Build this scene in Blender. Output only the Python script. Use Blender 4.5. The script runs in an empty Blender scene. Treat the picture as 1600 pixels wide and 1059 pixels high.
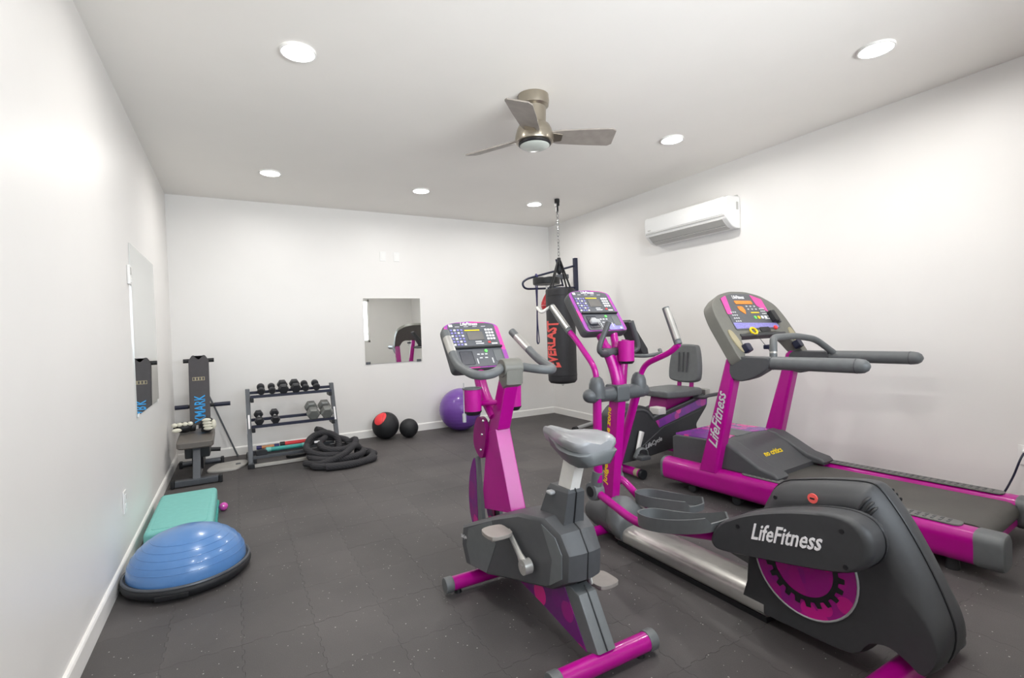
import bpy, bmesh, math, random
from mathutils import Vector, Matrix
random.seed(7)
scene = bpy.context.scene
COL = scene.collection
PI = math.pi

# ------------------------------------------------------------------ camera
ROOM_W, ROOM_D, ROOM_H, FRONT = 4.656, 5.774, 2.74, -0.78
CAM = Vector((0.5589, -0.2943, 1.2281)); YAW, PITCH, ROLL, FOCAL = 0.5128, -0.0158, -0.0348, 770.3
cam_data = bpy.data.cameras.new('camera'); cam = bpy.data.objects.new('camera', cam_data); COL.objects.link(cam)
fw = Vector((math.sin(YAW)*math.cos(PITCH), math.cos(YAW)*math.cos(PITCH), math.sin(PITCH)))
r0 = Vector((math.cos(YAW), -math.sin(YAW), 0)); u0 = r0.cross(fw)
rt = r0*math.cos(ROLL) + u0*math.sin(ROLL); up = -r0*math.sin(ROLL) + u0*math.cos(ROLL)
cam.matrix_world = Matrix(((rt.x, up.x, -fw.x, CAM.x), (rt.y, up.y, -fw.y, CAM.y), (rt.z, up.z, -fw.z, CAM.z), (0, 0, 0, 1)))
cam_data.sensor_width = 36; cam_data.sensor_fit = 'HORIZONTAL'; cam_data.lens = FOCAL/1600*36; cam_data.clip_start = 0.02
scene.camera = cam

# ------------------------------------------------------------------ light and exposure
vs = scene.view_settings
vs.view_transform = 'Standard'; vs.look = 'None'; vs.gamma = 1; vs.use_curve_mapping = False
vs.exposure = 0.17
world = bpy.data.worlds.new('daylight'); scene.world = world; world.use_nodes = True
wb = world.node_tree.nodes['Background']; wb.inputs[0].default_value = (0.80, 0.90, 1.0, 1); wb.inputs[1].default_value = 2.2
LAMP_W = 11.0          # every recessed lamp
LAMP_COL = (1.0, 0.975, 0.94)
WINDOW_W = 95.0        # daylight through the window behind the camera
wl = bpy.data.lights.new('window_daylight', 'AREA'); wl.shape = 'RECTANGLE'; wl.size = 2.9; wl.size_y = 1.15; wl.energy = WINDOW_W; wl.color = (0.82, 0.91, 1.0)
wlo = bpy.data.objects.new('window_daylight', wl); COL.objects.link(wlo); wlo.location = (2.1, FRONT-0.25, 1.62); wlo.rotation_euler = (PI/2, 0, 0)

# added fill light, unseen and low outside the window, to brighten the ceiling
CEILING_FILL_W = 2300.0
gl_ = bpy.data.lights.new('ceiling_fill', 'AREA'); gl_.shape = 'RECTANGLE'; gl_.size = 6.0; gl_.size_y = 8.0; gl_.energy = CEILING_FILL_W; gl_.color = (1.0, 0.97, 0.92)
glo = bpy.data.objects.new('ceiling_fill', gl_); COL.objects.link(glo); glo.location = (2.1, FRONT-7.0, -0.2); glo.rotation_euler = (PI, 0, 0)

# ------------------------------------------------------------------ materials
def lin(c):
    if isinstance(c, str): c = tuple(int(c[i:i+2], 16)/255 for i in (0, 2, 4))
    return tuple((x/12.92 if x <= .04045 else ((x+.055)/1.055)**2.4) for x in c) + (1,)
MATS = {}
def mat(name, color, rough=.5, metal=0, var=.06, scale=30, bump=0, bscale=200, coat=0, emit=0, spec=.5):
    m = bpy.data.materials.new(name); m.use_nodes = True; nt = m.node_tree; N = nt.nodes; L = nt.links
    b = N['Principled BSDF']; c = lin(color)
    tc = N.new('ShaderNodeTexCoord'); nz = N.new('ShaderNodeTexNoise'); nz.inputs['Scale'].default_value = scale; nz.inputs['Detail'].default_value = 4
    L.new(tc.outputs['Object'], nz.inputs['Vector'])
    rp = N.new('ShaderNodeValToRGB'); rp.color_ramp.elements[0].position = .3; rp.color_ramp.elements[1].position = .7
    rp.color_ramp.elements[0].color = tuple(x*(1-var) for x in c[:3]) + (1,); rp.color_ramp.elements[1].color = tuple(min(1, x*(1+var)) for x in c[:3]) + (1,)
    L.new(nz.outputs['Fac'], rp.inputs['Fac']); L.new(rp.outputs['Color'], b.inputs['Base Color'])
    b.inputs['Roughness'].default_value = rough; b.inputs['Metallic'].default_value = metal; b.inputs['Specular IOR Level'].default_value = spec
    b.inputs['Coat Weight'].default_value = coat; b.inputs['Coat Roughness'].default_value = .12
    if bump:
        n2 = N.new('ShaderNodeTexNoise'); n2.inputs['Scale'].default_value = bscale; n2.inputs['Detail'].default_value = 3
        L.new(tc.outputs['Object'], n2.inputs['Vector'])
        bp = N.new('ShaderNodeBump'); bp.inputs['Strength'].default_value = bump; bp.inputs['Distance'].default_value = .002
        L.new(n2.outputs['Fac'], bp.inputs['Height']); L.new(bp.outputs['Normal'], b.inputs['Normal'])
    if emit:
        b.inputs['Emission Color'].default_value = c; b.inputs['Emission Strength'].default_value = emit
    MATS[name] = m
    return m
mat('wall_paint', 'eceae7', .42, var=.008, scale=3, bump=.05, bscale=350, spec=.4)
mat('ceiling_paint', 'f4f1ec', .8, var=.008, scale=3, bump=.05, bscale=300)
mat('trim_paint', 'f2f0ec', .35, var=.01)
mat('purple', 'ab0484', .3, var=.03, coat=.35, spec=.3)
mat('purple_dark', '840c66', .35, var=.04, spec=.3)
mat('cup_purple', 'ae0f86', .45, var=.05, spec=.3)
mat('charcoal', '4a4b4d', .5, var=.05, bump=.12, bscale=900)
mat('dark_plastic', '38393b', .5, var=.05, bump=.12, bscale=900)
mat('mid_grey', '616465', .45, var=.05, bump=.1, bscale=800)
mat('olive_grey', '6e6d66', .45, var=.04)
mat('light_grey', 'a4a5a6', .38, var=.03)
mat('seat_grey', '88898b', .36, var=.03, coat=.1)
mat('silver', 'b9b7b2', .33, .55, var=.08, scale=12)
mat('white_metal', 'dcd9d3', .35, .1, var=.03)
mat('chrome', 'd0d0d2', .12, 1, var=.03)
mat('nickel', 'aaa294', .28, .9, var=.05, scale=8)
mat('black', '17181b', .45, var=.08)
mat('black_rubber', '1e1f22', .6, var=.1, bump=.2, bscale=500)
mat('gun_metal', '55585d', .4, .3, var=.06)
mat('belt', '4e4c48', .55, var=.14, scale=5, bump=.2, bscale=700)
mat('tread_pad', '6b6a68', .6, var=.05, bump=.2, bscale=400)
mat('panel', '55575c', .35, var=.06)
mat('panel_dark', '3d3e45', .35, var=.1, scale=40)
mat('lcd', '6f6c68', .2, var=.05)
mat('white_ink', 'f1eff0', .4, var=.01)
mat('silver_ink', 'c9c9ca', .4, var=.02)
mat('yellow_ink', 'f0cf1c', .4, var=.03)
mat('orange_ink', 'f08a2c', .4, var=.15, scale=60)
mat('red_ink', 'ee3a40', .45, var=.04)
mat('coral_ink', 'f0605a', .5, var=.03)
mat('green_ink', '6fe06a', .35, var=.05)
mat('lilac_ink', '8c86c8', .4, var=.2, scale=90)
mat('pink_ink', 'e5479f', .35, var=.1, scale=25)
mat('beige', 'a59b7e', .5, var=.04)
mat('blue_ball', '5583bb', .28, var=.03, coat=.3)
mat('violet_ball', '72479f', .3, var=.03, coat=.2)
mat('red_leather', 'd02a36', .35, var=.05)
mat('bag_vinyl', '2d2c2f', .55, var=.08, bump=.15, bscale=120)
mat('teal_foam', '77bcb5', .6, var=.03)
mat('teal', '3a9c94', .5, var=.1)
mat('magenta_vinyl', 'cf4fae', .4, var=.04)
mat('glove_white', 'e3e0cf', .45, var=.05)
mat('bench_vinyl', '6a6560', .45, var=.05)
mat('bench_pad', '403d40', .5, var=.06, bump=.1, bscale=200)
mat('cyan_ink', '1f9fe6', .4, var=.04)
mat('iron', '2b2c30', .5, .2, var=.1)
mat('grey_iron', '7c7e7b', .45, .3, var=.06)
mat('rope', '37363a', .85, var=.25, scale=60)
mat('board_grey', 'b5b2ac', .5, var=.08, scale=10)
mat('navy', '1d2138', .4, var=.05)
mat('band_blue', '2a2560', .45, var=.08)
mat('ac_white', 'f4f4f2', .25, var=.005)
mat('ac_grey', 'bdbcb8', .4, var=.02)
mat('plate_white', 'f3f2ef', .3, var=.005)
mat('fan_blade', '9a938c', .4, .2, var=.12, scale=14)
mat('fan_glass', 'c7cdc6', .25, var=.02)
mat('lamp_glow', 'ffffff', .5, emit=14)
mat('pedal_grey', '8d8781', .45, var=.05)
mat('pod_grey', '505355', .42, var=.05)
mat('gold', 'd6b04a', .3, .8, var=.05)
mat('tan', 'cc8a5a', .5, var=.1)

def camo(name, cols, scale):
    m = bpy.data.materials.new(name); m.use_nodes = True; nt = m.node_tree; N = nt.nodes; L = nt.links; b = N['Principled BSDF']
    tc = N.new('ShaderNodeTexCoord'); v = N.new('ShaderNodeTexVoronoi'); v.inputs['Scale'].default_value = scale
    L.new(tc.outputs['Object'], v.inputs['Vector'])
    sp = N.new('ShaderNodeSeparateColor'); L.new(v.outputs['Color'], sp.inputs['Color'])
    r = N.new('ShaderNodeValToRGB'); r.color_ramp.interpolation = 'CONSTANT'
    els = r.color_ramp.elements; els[0].color = lin(cols[0]); els[0].position = 0
    els[1].color = lin(cols[1]); els[1].position = 1/len(cols)
    for i in range(2, len(cols)): e = els.new(i/len(cols)); e.color = lin(cols[i])
    L.new(sp.outputs[0], r.inputs['Fac'])
    rings = N.new('ShaderNodeMath'); rings.operation = 'GREATER_THAN'; rings.inputs[1].default_value = .52; L.new(v.outputs['Distance'], rings.inputs[0])
    mx = N.new('ShaderNodeMix'); mx.data_type = 'RGBA'; L.new(rings.outputs[0], mx.inputs['Factor']); L.new(r.outputs['Color'], mx.inputs['A']); mx.inputs['B'].default_value = lin(cols[-1])
    L.new(mx.outputs['Result'], b.inputs['Base Color']); b.inputs['Roughness'].default_value = .25; b.inputs['Coat Weight'].default_value = .3
    MATS[name] = m
camo('purple_print', ['741274', 'b80f80', '7c1070', 'd81a86', '93107a', '6c1470'], 11)
camo('disc_print', ['a50f80', 'c8148a', '8f1280', 'e0218c', 'b8128a', '9c1080'], 17)
camo('pink_print', ['8a3aa0', 'c83f9a', 'b8409c', 'e0489c', 'a33fa0', '7c3f98'], 12)
camo('console_print', ['b04aa8', 'd8479f', 'a846aa', 'c44aa4', 'b35ab0', 'a04aa6'], 9)

def floor_mat():
    m = bpy.data.materials.new('rubber_tile'); m.use_nodes = True; nt = m.node_tree; N = nt.nodes; L = nt.links; b = N['Principled BSDF']
    g = N.new('ShaderNodeNewGeometry')
    n1 = N.new('ShaderNodeTexNoise'); n1.inputs['Scale'].default_value = 1.6; n1.inputs['Detail'].default_value = 5; L.new(g.outputs['Position'], n1.inputs['Vector'])
    r1 = N.new('ShaderNodeValToRGB'); r1.color_ramp.elements[0].position = .3; r1.color_ramp.elements[1].position = .72
    r1.color_ramp.elements[0].color = lin('403d3d'); r1.color_ramp.elements[1].color = lin('555150'); L.new(n1.outputs['Fac'], r1.inputs['Fac'])
    n3 = N.new('ShaderNodeTexNoise'); n3.inputs['Scale'].default_value = 260; n3.inputs['Detail'].default_value = 2; L.new(g.outputs['Position'], n3.inputs['Vector'])
    r3 = N.new('ShaderNodeValToRGB'); r3.color_ramp.elements[0].color = (.72, .72, .72, 1); r3.color_ramp.elements[1].color = (1.25, 1.25, 1.25, 1); L.new(n3.outputs['Fac'], r3.inputs['Fac'])
    mu = N.new('ShaderNodeMix'); mu.data_type = 'RGBA'; mu.blend_type = 'MULTIPLY'; mu.inputs['Factor'].default_value = 1; L.new(r1.outputs['Color'], mu.inputs['A']); L.new(r3.outputs['Color'], mu.inputs['B'])
    oi = N.new('ShaderNodeObjectInfo'); r4 = N.new('ShaderNodeValToRGB'); r4.color_ramp.elements[0].color = (.93, .93, .93, 1); r4.color_ramp.elements[1].color = (1.1, 1.1, 1.1, 1); L.new(oi.outputs['Random'], r4.inputs['Fac'])
    m2 = N.new('ShaderNodeMix'); m2.data_type = 'RGBA'; m2.blend_type = 'MULTIPLY'; m2.inputs['Factor'].default_value = 1; L.new(mu.outputs['Result'], m2.inputs['A']); L.new(r4.outputs['Color'], m2.inputs['B'])
    v = N.new('ShaderNodeTexVoronoi'); v.inputs['Scale'].default_value = 80; L.new(g.outputs['Position'], v.inputs['Vector'])
    sp = N.new('ShaderNodeSeparateColor'); L.new(v.outputs['Color'], sp.inputs['Color'])
    # fleck: only in few cells, size by cell
    a = N.new('ShaderNodeMath'); a.operation = 'GREATER_THAN'; a.inputs[1].default_value = .87; L.new(sp.outputs[0], a.inputs[0])
    sz = N.new('ShaderNodeMath'); sz.operation = 'MULTIPLY'; sz.inputs[1].default_value = .22; L.new(sp.outputs[1], sz.inputs[0])
    ls = N.new('ShaderNodeMath'); ls.operation = 'LESS_THAN'; L.new(v.outputs['Distance'], ls.inputs[0]); L.new(sz.outputs[0], ls.inputs[1])
    an = N.new('ShaderNodeMath'); an.operation = 'MULTIPLY'; L.new(a.outputs[0], an.inputs[0]); L.new(ls.outputs[0], an.inputs[1])
    m3 = N.new('ShaderNodeMix'); m3.data_type = 'RGBA'; L.new(an.outputs[0], m3.inputs['Factor']); L.new(m2.outputs['Result'], m3.inputs['A']); m3.inputs['B'].default_value = lin('b5b3ae')
    L.new(m3.outputs['Result'], b.inputs['Base Color'])
    b.inputs['Roughness'].default_value = .62; b.inputs['Specular IOR Level'].default_value = .55
    bp = N.new('ShaderNodeBump'); bp.inputs['Strength'].default_value = .25; bp.inputs['Distance'].default_value = .002; L.new(n3.outputs['Fac'], bp.inputs['Height']); L.new(bp.outputs['Normal'], b.inputs['Normal'])
    MATS['rubber_tile'] = m
floor_mat()
def mirror_mat():
    m = bpy.data.materials.new('mirror_glass'); m.use_nodes = True; N = m.node_tree.nodes; L = m.node_tree.links; b = N['Principled BSDF']
    nz = N.new('ShaderNodeTexNoise'); nz.inputs['Scale'].default_value = 4; r = N.new('ShaderNodeValToRGB')
    r.color_ramp.elements[0].color = (.80, .83, .81, 1); r.color_ramp.elements[1].color = (.82, .84, .83, 1); L.new(nz.outputs['Fac'], r.inputs['Fac']); L.new(r.outputs['Color'], b.inputs['Base Color'])
    b.inputs['Metallic'].default_value = 1; b.inputs['Roughness'].default_value = .01; MATS['mirror_glass'] = m
mirror_mat()
def glass_mat():
    m = bpy.data.materials.new('window_glass'); m.use_nodes = True; N = m.node_tree.nodes; L = m.node_tree.links
    t = N.new('ShaderNodeBsdfTransparent'); gl = N.new('ShaderNodeBsdfGlossy'); gl.inputs['Roughness'].default_value = .02
    fr = N.new('ShaderNodeFresnel'); mx = N.new('ShaderNodeMixShader'); L.new(fr.outputs[0], mx.inputs[0]); L.new(t.outputs[0], mx.inputs[1]); L.new(gl.outputs[0], mx.inputs[2])
    L.new(mx.outputs[0], N['Material Output'].inputs['Surface']); MATS['window_glass'] = m
glass_mat()
def banded(name, color, scale, strength, rough, axis='Z', coat=0):
    m = mat(name, color, rough, var=.03, coat=coat); N = m.node_tree.nodes; L = m.node_tree.links; b = N['Principled BSDF']
    tc = N.new('ShaderNodeTexCoord'); w = N.new('ShaderNodeTexWave'); w.bands_direction = axis; w.inputs['Scale'].default_value = scale; L.new(tc.outputs['Object'], w.inputs['Vector'])
    bp = N.new('ShaderNodeBump'); bp.inputs['Strength'].default_value = strength; bp.inputs['Distance'].default_value = .004; L.new(w.outputs['Fac'], bp.inputs['Height']); L.new(bp.outputs['Normal'], b.inputs['Normal'])
banded('dome_blue', '4478ba', 12, .25, .22, coat=.35)
banded('braid', '333235', 22, .5, .9, axis='DIAGONAL')

# ------------------------------------------------------------------ geometry helpers
class G:
    def __init__(s): s.v = []; s.f = []
    def add(s, vs, fs):
        o = len(s.v); s.v += [Vector(p) for p in vs]; s.f += [tuple(i+o for i in f) for f in fs]; return s
    def bm(s, b):
        b.verts.ensure_lookup_table(); b.verts.index_update()
        return s.add([v.co.copy() for v in b.verts], [[v.index for v in f.verts] for f in b.faces])
    def box(s, x0, x1, y0, y1, z0, z1, bev=0, seg=2):
        x0, x1 = min(x0, x1), max(x0, x1); y0, y1 = min(y0, y1), max(y0, y1); z0, z1 = min(z0, z1), max(z0, z1)
        vs = [(x, y, z) for x in (x0, x1) for y in (y0, y1) for z in (z0, z1)]
        fs = [(0, 1, 3, 2), (4, 6, 7, 5), (0, 4, 5, 1), (2, 3, 7, 6), (0, 2, 6, 4), (1, 5, 7, 3)]
        if not bev: return s.add(vs, fs)
        b = bmesh.new(); bv = [b.verts.new(v) for v in vs]
        for f in fs: b.faces.new([bv[i] for i in f])
        bmesh.ops.bevel(b, geom=b.edges[:], offset=bev, segments=seg, profile=.5, affect='EDGES'); s.bm(b); b.free(); return s
    def ext(s, poly, axis, a, b_, bev=0, seg=2):
        'outline in the plane across an axis (x: y,z / y: x,z / z: x,y), extruded from a to b'
        def P(p, t): return {'x': (t, p[0], p[1]), 'y': (p[0], t, p[1]), 'z': (p[0], p[1], t)}[axis]
        b = bmesh.new(); A = [b.verts.new(P(p, a)) for p in poly]; B = [b.verts.new(P(p, b_)) for p in poly]; n = len(poly)
        b.faces.new(A); b.faces.new(B[::-1])
        for i in range(n): b.faces.new((A[i], B[i], B[(i+1) % n], A[(i+1) % n]))
        bmesh.ops.recalc_face_normals(b, faces=b.faces[:])
        if bev:
            sA = set(A); sB = set(B); ed = [e for e in b.edges if (e.verts[0] in sA and e.verts[1] in sA) or (e.verts[0] in sB and e.verts[1] in sB)]
            bmesh.ops.bevel(b, geom=ed, offset=bev, segments=seg, profile=.5, affect='EDGES', clamp_overlap=True)
        s.bm(b); b.free(); return s
    def tube(s, path, r, n=12, cap=True, closed=False, flat=1.0, upv=None):
        P = [Vector(p) for p in path]; m = len(P); R = r if isinstance(r, (list, tuple)) else [r]*m
        T = []
        for i in range(m):
            if closed: t = P[(i+1) % m]-P[i-1]
            else: t = P[min(i+1, m-1)]-P[max(i-1, 0)]
            T.append(t.normalized())
        ref = Vector(upv) if upv else (Vector((0, 0, 1)) if abs(T[0].z) < .9 else Vector((1, 0, 0)))
        nn = (ref-T[0]*ref.dot(T[0])).normalized(); vs = []; fs = []
        for i in range(m):
            nn = nn-T[i]*nn.dot(T[i])
            nn = nn.normalized() if nn.length > 1e-6 else T[i].orthogonal().normalized()
            bb = T[i].cross(nn)
            for k in range(n):
                a = 2*PI*k/n; vs.append(P[i]+nn*(math.cos(a)*R[i])+bb*(math.sin(a)*R[i]*flat))
        rng = m if closed else m-1
        for i in range(rng):
            j = (i+1) % m
            for k in range(n): fs.append((i*n+k, i*n+(k+1) % n, j*n+(k+1) % n, j*n+k))
        if cap and not closed: fs.append(tuple(range(n))[::-1]); fs.append(tuple((m-1)*n+k for k in range(n)))
        return s.add(vs, fs)
    def cyl(s, a, b, r, r2=None, n=20, bev=0):
        a = Vector(a); b = Vector(b); r2 = r if r2 is None else r2
        if bev:
            d = (b-a).normalized(); return s.tube([a, a+d*bev*.3, a+d*bev, b-d*bev, b-d*bev*.3, b], [r-bev, r-bev*.3, r, r2, r2-bev*.3, r2-bev], n)
        return s.tube([a, b], [r, r2], n)
    def lathe(s, prof, o=(0, 0, 0), n=28, axis=(0, 0, 1), ref=None):
        ax = Vector(axis).normalized(); o = Vector(o); e1 = Vector(ref) if ref else ax.orthogonal().normalized(); e2 = ax.cross(e1); vs = []; fs = []
        m = len(prof)
        for (r, h) in prof:
            for k in range(n):
                a = 2*PI*k/n; vs.append(o+ax*h+(e1*math.cos(a)+e2*math.sin(a))*max(r, 1e-4))
        for i in range(m-1):
            for k in range(n): fs.append((i*n+k, i*n+(k+1) % n, (i+1)*n+(k+1) % n, (i+1)*n+k))
        fs.append(tuple(range(n))[::-1]); fs.append(tuple((m-1)*n+k for k in range(n)))
        return s.add(vs, fs)
    def ball(s, c, r, n=20, sc=(1, 1, 1)):
        pr = [(math.sin(PI*i/(n//2))*r, -math.cos(PI*i/(n//2))*r) for i in range(n//2+1)]
        g = G().lathe(pr, n=n)
        return s.add([(c[0]+v.x*sc[0], c[1]+v.y*sc[1], c[2]+v.z*sc[2]) for v in g.v], g.f)
    def loft(s, rings, cap=True):
        n = len(rings[0]); vs = [p for r in rings for p in r]; fs = []
        for i in range(len(rings)-1):
            for k in range(n): fs.append((i*n+k, i*n+(k+1) % n, (i+1)*n+(k+1) % n, (i+1)*n+k))
        if cap: fs.append(tuple(range(n))[::-1]); fs.append(tuple((len(rings)-1)*n+k for k in range(n)))
        return s.add(vs, fs)
    def map(s, fn): s.v = [Vector(fn(p)) for p in s.v]; return s
    def join(s, o): return s.add(o.v, o.f)

def fillet(pts, r=.05, n=5, closed=False):
    P = [Vector(p) for p in pts]; out = []; m = len(P)
    for i in range(m):
        if not closed and i in (0, m-1): out.append(P[i]); continue
        a = P[i-1]; b = P[i]; c = P[(i+1) % m]; da = (a-b); dc = (c-b); ra = min(r, da.length*.48); rc = min(r, dc.length*.48)
        p0 = b+da.normalized()*ra; p2 = b+dc.normalized()*rc
        for k in range(n+1):
            t = k/n; out.append(p0*(1-t)**2+b*2*t*(1-t)+p2*t*t)
    return out
def spline(pts, n=6, closed=True):
    P = [Vector(p) for p in pts]; m = len(P); out = []
    for i in range(m if closed else m-1):
        if closed: a, b, c, d = P[i-1], P[i], P[(i+1) % m], P[(i+2) % m]
        else: a, b, c, d = P[max(i-1, 0)], P[i], P[i+1], P[min(i+2, m-1)]
        for k in range(n):
            t = k/n; out.append(.5*((2*b)+(c-a)*t+(2*a-5*b+4*c-d)*t*t+(3*b-a-3*c+d)*t**3))
    if not closed: out.append(P[-1])
    return out
def rrect(x0, x1, y0, y1, r, n=4):
    return [tuple(p)[:2] for p in fillet([(x0, y0, 0), (x1, y0, 0), (x1, y1, 0), (x0, y1, 0)], r, n, True)]
def r2(pts, r, n=4): return [tuple(p)[:2] for p in fillet([(a, b, 0) for a, b in pts], r, n, True)]
def s2(pts, n=5): return [tuple(p)[:2] for p in spline([(a, b, 0) for a, b in pts], n)]

def obj(name, g, m, parent=None, off=None, smooth=35):
    me = bpy.data.meshes.new(name)
    o0 = Vector(off) if off is not None else Vector((0, 0, 0))
    me.from_pydata([tuple(v-o0) for v in g.v], [], g.f); me.update()
    b = bmesh.new(); b.from_mesh(me); bmesh.ops.recalc_face_normals(b, faces=b.faces[:]); b.to_mesh(me); b.free()
    if smooth:
        for p in me.polygons: p.use_smooth = True
        me.set_sharp_from_angle(angle=math.radians(smooth))
    me.materials.append(MATS[m] if isinstance(m, str) else m)
    o = bpy.data.objects.new(name, me); COL.objects.link(o)
    if smooth and len(me.polygons) < 4000:
        wn = o.modifiers.new('weighted_normals', 'WEIGHTED_NORMAL'); wn.keep_sharp = True; wn.weight = 60
    if parent is not None: o.parent = parent
    return o
class Thing:
    'an Empty at the base of a thing; parts are given in world metres (world=True) or in its own frame'
    def __init__(s, name, label, cat, loc, rotz=0, group=None, world=True):
        e = bpy.data.objects.new(name, None); COL.objects.link(e); e.empty_display_size = .1
        e.location = loc; e.rotation_euler = (0, 0, rotz); e['label'] = label; e['category'] = cat
        if group: e['group'] = group
        s.e = e; s.off = Vector(loc) if world else None
    def part(s, name, g, m, parent=None, smooth=35, label=None, kind=None):
        o = obj(name, g, m, parent or s.e, s.off, smooth)
        if label: o['label'] = label
        if kind: o['kind'] = kind
        return o
def tag(o, label, cat, group=None):
    o['label'] = label; o['category'] = cat
    if group: o['group'] = group
    return o
def single(name, g, m, label, cat, loc, group=None, smooth=35):
    o = obj(name, g, m, None, loc, smooth); o.location = loc
    return tag(o, label, cat, group)
def struct(name, g, m, smooth=0, parent=None):
    o = obj(name, g, m, parent, None, smooth)
    if parent is None: o['kind'] = 'structure'
    return o
_tc = {}
def textmesh(txt, shear=0, depth=.02, fat=.012):
    'flat lettering, unit height, centred; a list of verts and faces'
    k = (txt, shear, fat)
    if k not in _tc:
        c = bpy.data.curves.new('t', 'FONT'); c.body = txt; c.size = 1; c.align_x = 'CENTER'; c.align_y = 'CENTER'; c.shear = shear; c.extrude = depth; c.offset = fat; c.resolution_u = 2
        o = bpy.data.objects.new('t', c); COL.objects.link(o); dg = bpy.context.evaluated_depsgraph_get(); dg.update()
        me = bpy.data.meshes.new_from_object(o.evaluated_get(dg)); _tc[k] = ([v.co.copy() for v in me.vertices], [tuple(p.vertices) for p in me.polygons])
        bpy.data.objects.remove(o); bpy.data.curves.remove(c); bpy.data.meshes.remove(me)
    return _tc[k]
def text(txt, o, X, Y, w, h, shear=0, depth=.0015, bold=0):
    'lettering of width w and height h centred at o, along X, up Y, standing out along X x Y'
    vs, fs = textmesh(txt, shear); X = Vector(X).normalized(); Y = Vector(Y).normalized(); Nn = X.cross(Y).normalized(); o = Vector(o)
    xs = [v.x for v in vs]; ys = [v.y for v in vs]; cx = (max(xs)+min(xs))/2; cy = (max(ys)+min(ys))/2; sx = w/(max(xs)-min(xs)); sy = h/(max(ys)-min(ys))
    return G().add([o+X*((v.x-cx)*sx)+Y*((v.y-cy)*sy)+Nn*(depth if v.z > 0 else 0) for v in vs], fs)
def frame_map(o, X, Y):
    X = Vector(X).normalized(); Y = Vector(Y).normalized(); Nn = X.cross(Y).normalized(); o = Vector(o)
    return lambda p: o+X*p[0]+Y*p[1]+Nn*p[2]
# ================================================================== the setting
T = .12
floor = struct('floor', G().box(-T, ROOM_W+T, FRONT-T, ROOM_D+T, -.14, -.014), 'black_rubber')
TX, TY, NX, NY = .27465, .3449, 17, 19
def tile_outline(w, d, gap):
    # interlocking teeth: the same wavy edge on opposite sides
    def wave(n, L):
        out = []; seg = L/n
        for i in range(n):
            a = i*seg; h = .0045 if i % 2 else -.0045
            out += [(a+seg*.12, h), (a+seg*.88, h)]
        return out
    g = gap/2; pts = []
    wx = wave(7, w-2*g); wy = wave(9, d-2*g)
    pts += [(g, g)] + [(g+t, g+h) for t, h in wx] + [(w-g, g)]
    pts += [(w-g+h, g+t) for t, h in wy] + [(w-g, d-g)]
    pts += [(g+t, d-g+h) for t, h in wx[::-1]] + [(g, d-g)]
    pts += [(g+h, g+t) for t, h in wy[::-1]]
    return pts
to = tile_outline(TX, TY, .0009)
tg = G()
n = len(to)
tg.add([(x, y, 0) for x, y in to] + [(x, y, -.011) for x, y in to], [tuple(range(n))] + [(i, n+i, n+(i+1) % n, (i+1) % n) for i in range(n)])
tile0 = None
KEEP = 15
for j in range(KEEP):
    for i in range(NX):
        if tile0 is None: o = tile0 = obj('floor_tile', tg, 'rubber_tile', floor, smooth=0)
        else: o = tile0.copy(); COL.objects.link(o); o.parent = floor
        o.location = (i*TX-.006, ROOM_D-(j+1)*TY+.003, random.uniform(-.0004, .0))
rest = G()
for j in range(KEEP, NY+1):
    for i in range(NX): rest.add([(v.x+i*TX-.006, v.y+ROOM_D-(j+1)*TY+.003, v.z) for v in tg.v], tg.f)
ro = obj('floor_tiles_remaining', rest, 'rubber_tile', floor, smooth=0); ro['kind'] = 'stuff'

struct('ceiling', G().box(-T, ROOM_W+T, FRONT-T, ROOM_D+T, ROOM_H, ROOM_H+T), 'ceiling_paint')
struct('wall_left', G().box(-T, 0, FRONT-T, ROOM_D+T, -.014, ROOM_H), 'wall_paint')
struct('wall_right', G().box(ROOM_W, ROOM_W+T, FRONT-T, ROOM_D+T, -.014, ROOM_H), 'wall_paint')
struct('wall_back', G().box(0, ROOM_W, ROOM_D, ROOM_D+T, -.014, ROOM_H), 'wall_paint')
WX0, WX1, WZ0, WZ1 = .65, 3.55, 1.08, 2.15
struct('wall_front', G().box(0, WX0, FRONT-T, FRONT, -.014, ROOM_H).box(WX1, ROOM_W, FRONT-T, FRONT, -.014, ROOM_H).box(WX0, WX1, FRONT-T, FRONT, -.014, WZ0).box(WX0, WX1, FRONT-T, FRONT, WZ1, ROOM_H), 'wall_paint')
# window behind the camera, widened to admit more light: frame, mullion, two panes
win = struct('window_1', G().box(WX0, WX1, FRONT-.08, FRONT+.01, WZ0, WZ0+.05, .004).box(WX0, WX1, FRONT-.08, FRONT+.01, WZ1-.05, WZ1, .004).box(WX0, WX0+.05, FRONT-.08, FRONT+.01, WZ0, WZ1, .004).box(WX1-.05, WX1, FRONT-.08, FRONT+.01, WZ0, WZ1, .004).box(WX0+.95, WX0+1.0, FRONT-.07, FRONT, WZ0, WZ1, .004).box(WX0+1.9, WX0+1.95, FRONT-.07, FRONT, WZ0, WZ1, .004), 'trim_paint')
for a, b in ((WX0+.05, WX0+.95), (WX0+1.0, WX0+1.9), (WX0+1.95, WX1-.05)):
    obj('pane', G().box(a, b, FRONT-.045, FRONT-.04, WZ0+.05, WZ1-.05), 'window_glass', win, smooth=0)
def base_prof(h=.092, t=.014): return [(0, 0), (t, 0), (t, h-.012), (t-.004, h-.004), (t-.009, h), (0, h)]
struct('baseboard_left', G().ext([(a, b) for a, b in base_prof()], 'y', FRONT, ROOM_D), 'trim_paint')
struct('baseboard_right', G().ext([(ROOM_W-a, b) for a, b in base_prof()], 'y', FRONT, ROOM_D), 'trim_paint')
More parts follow.
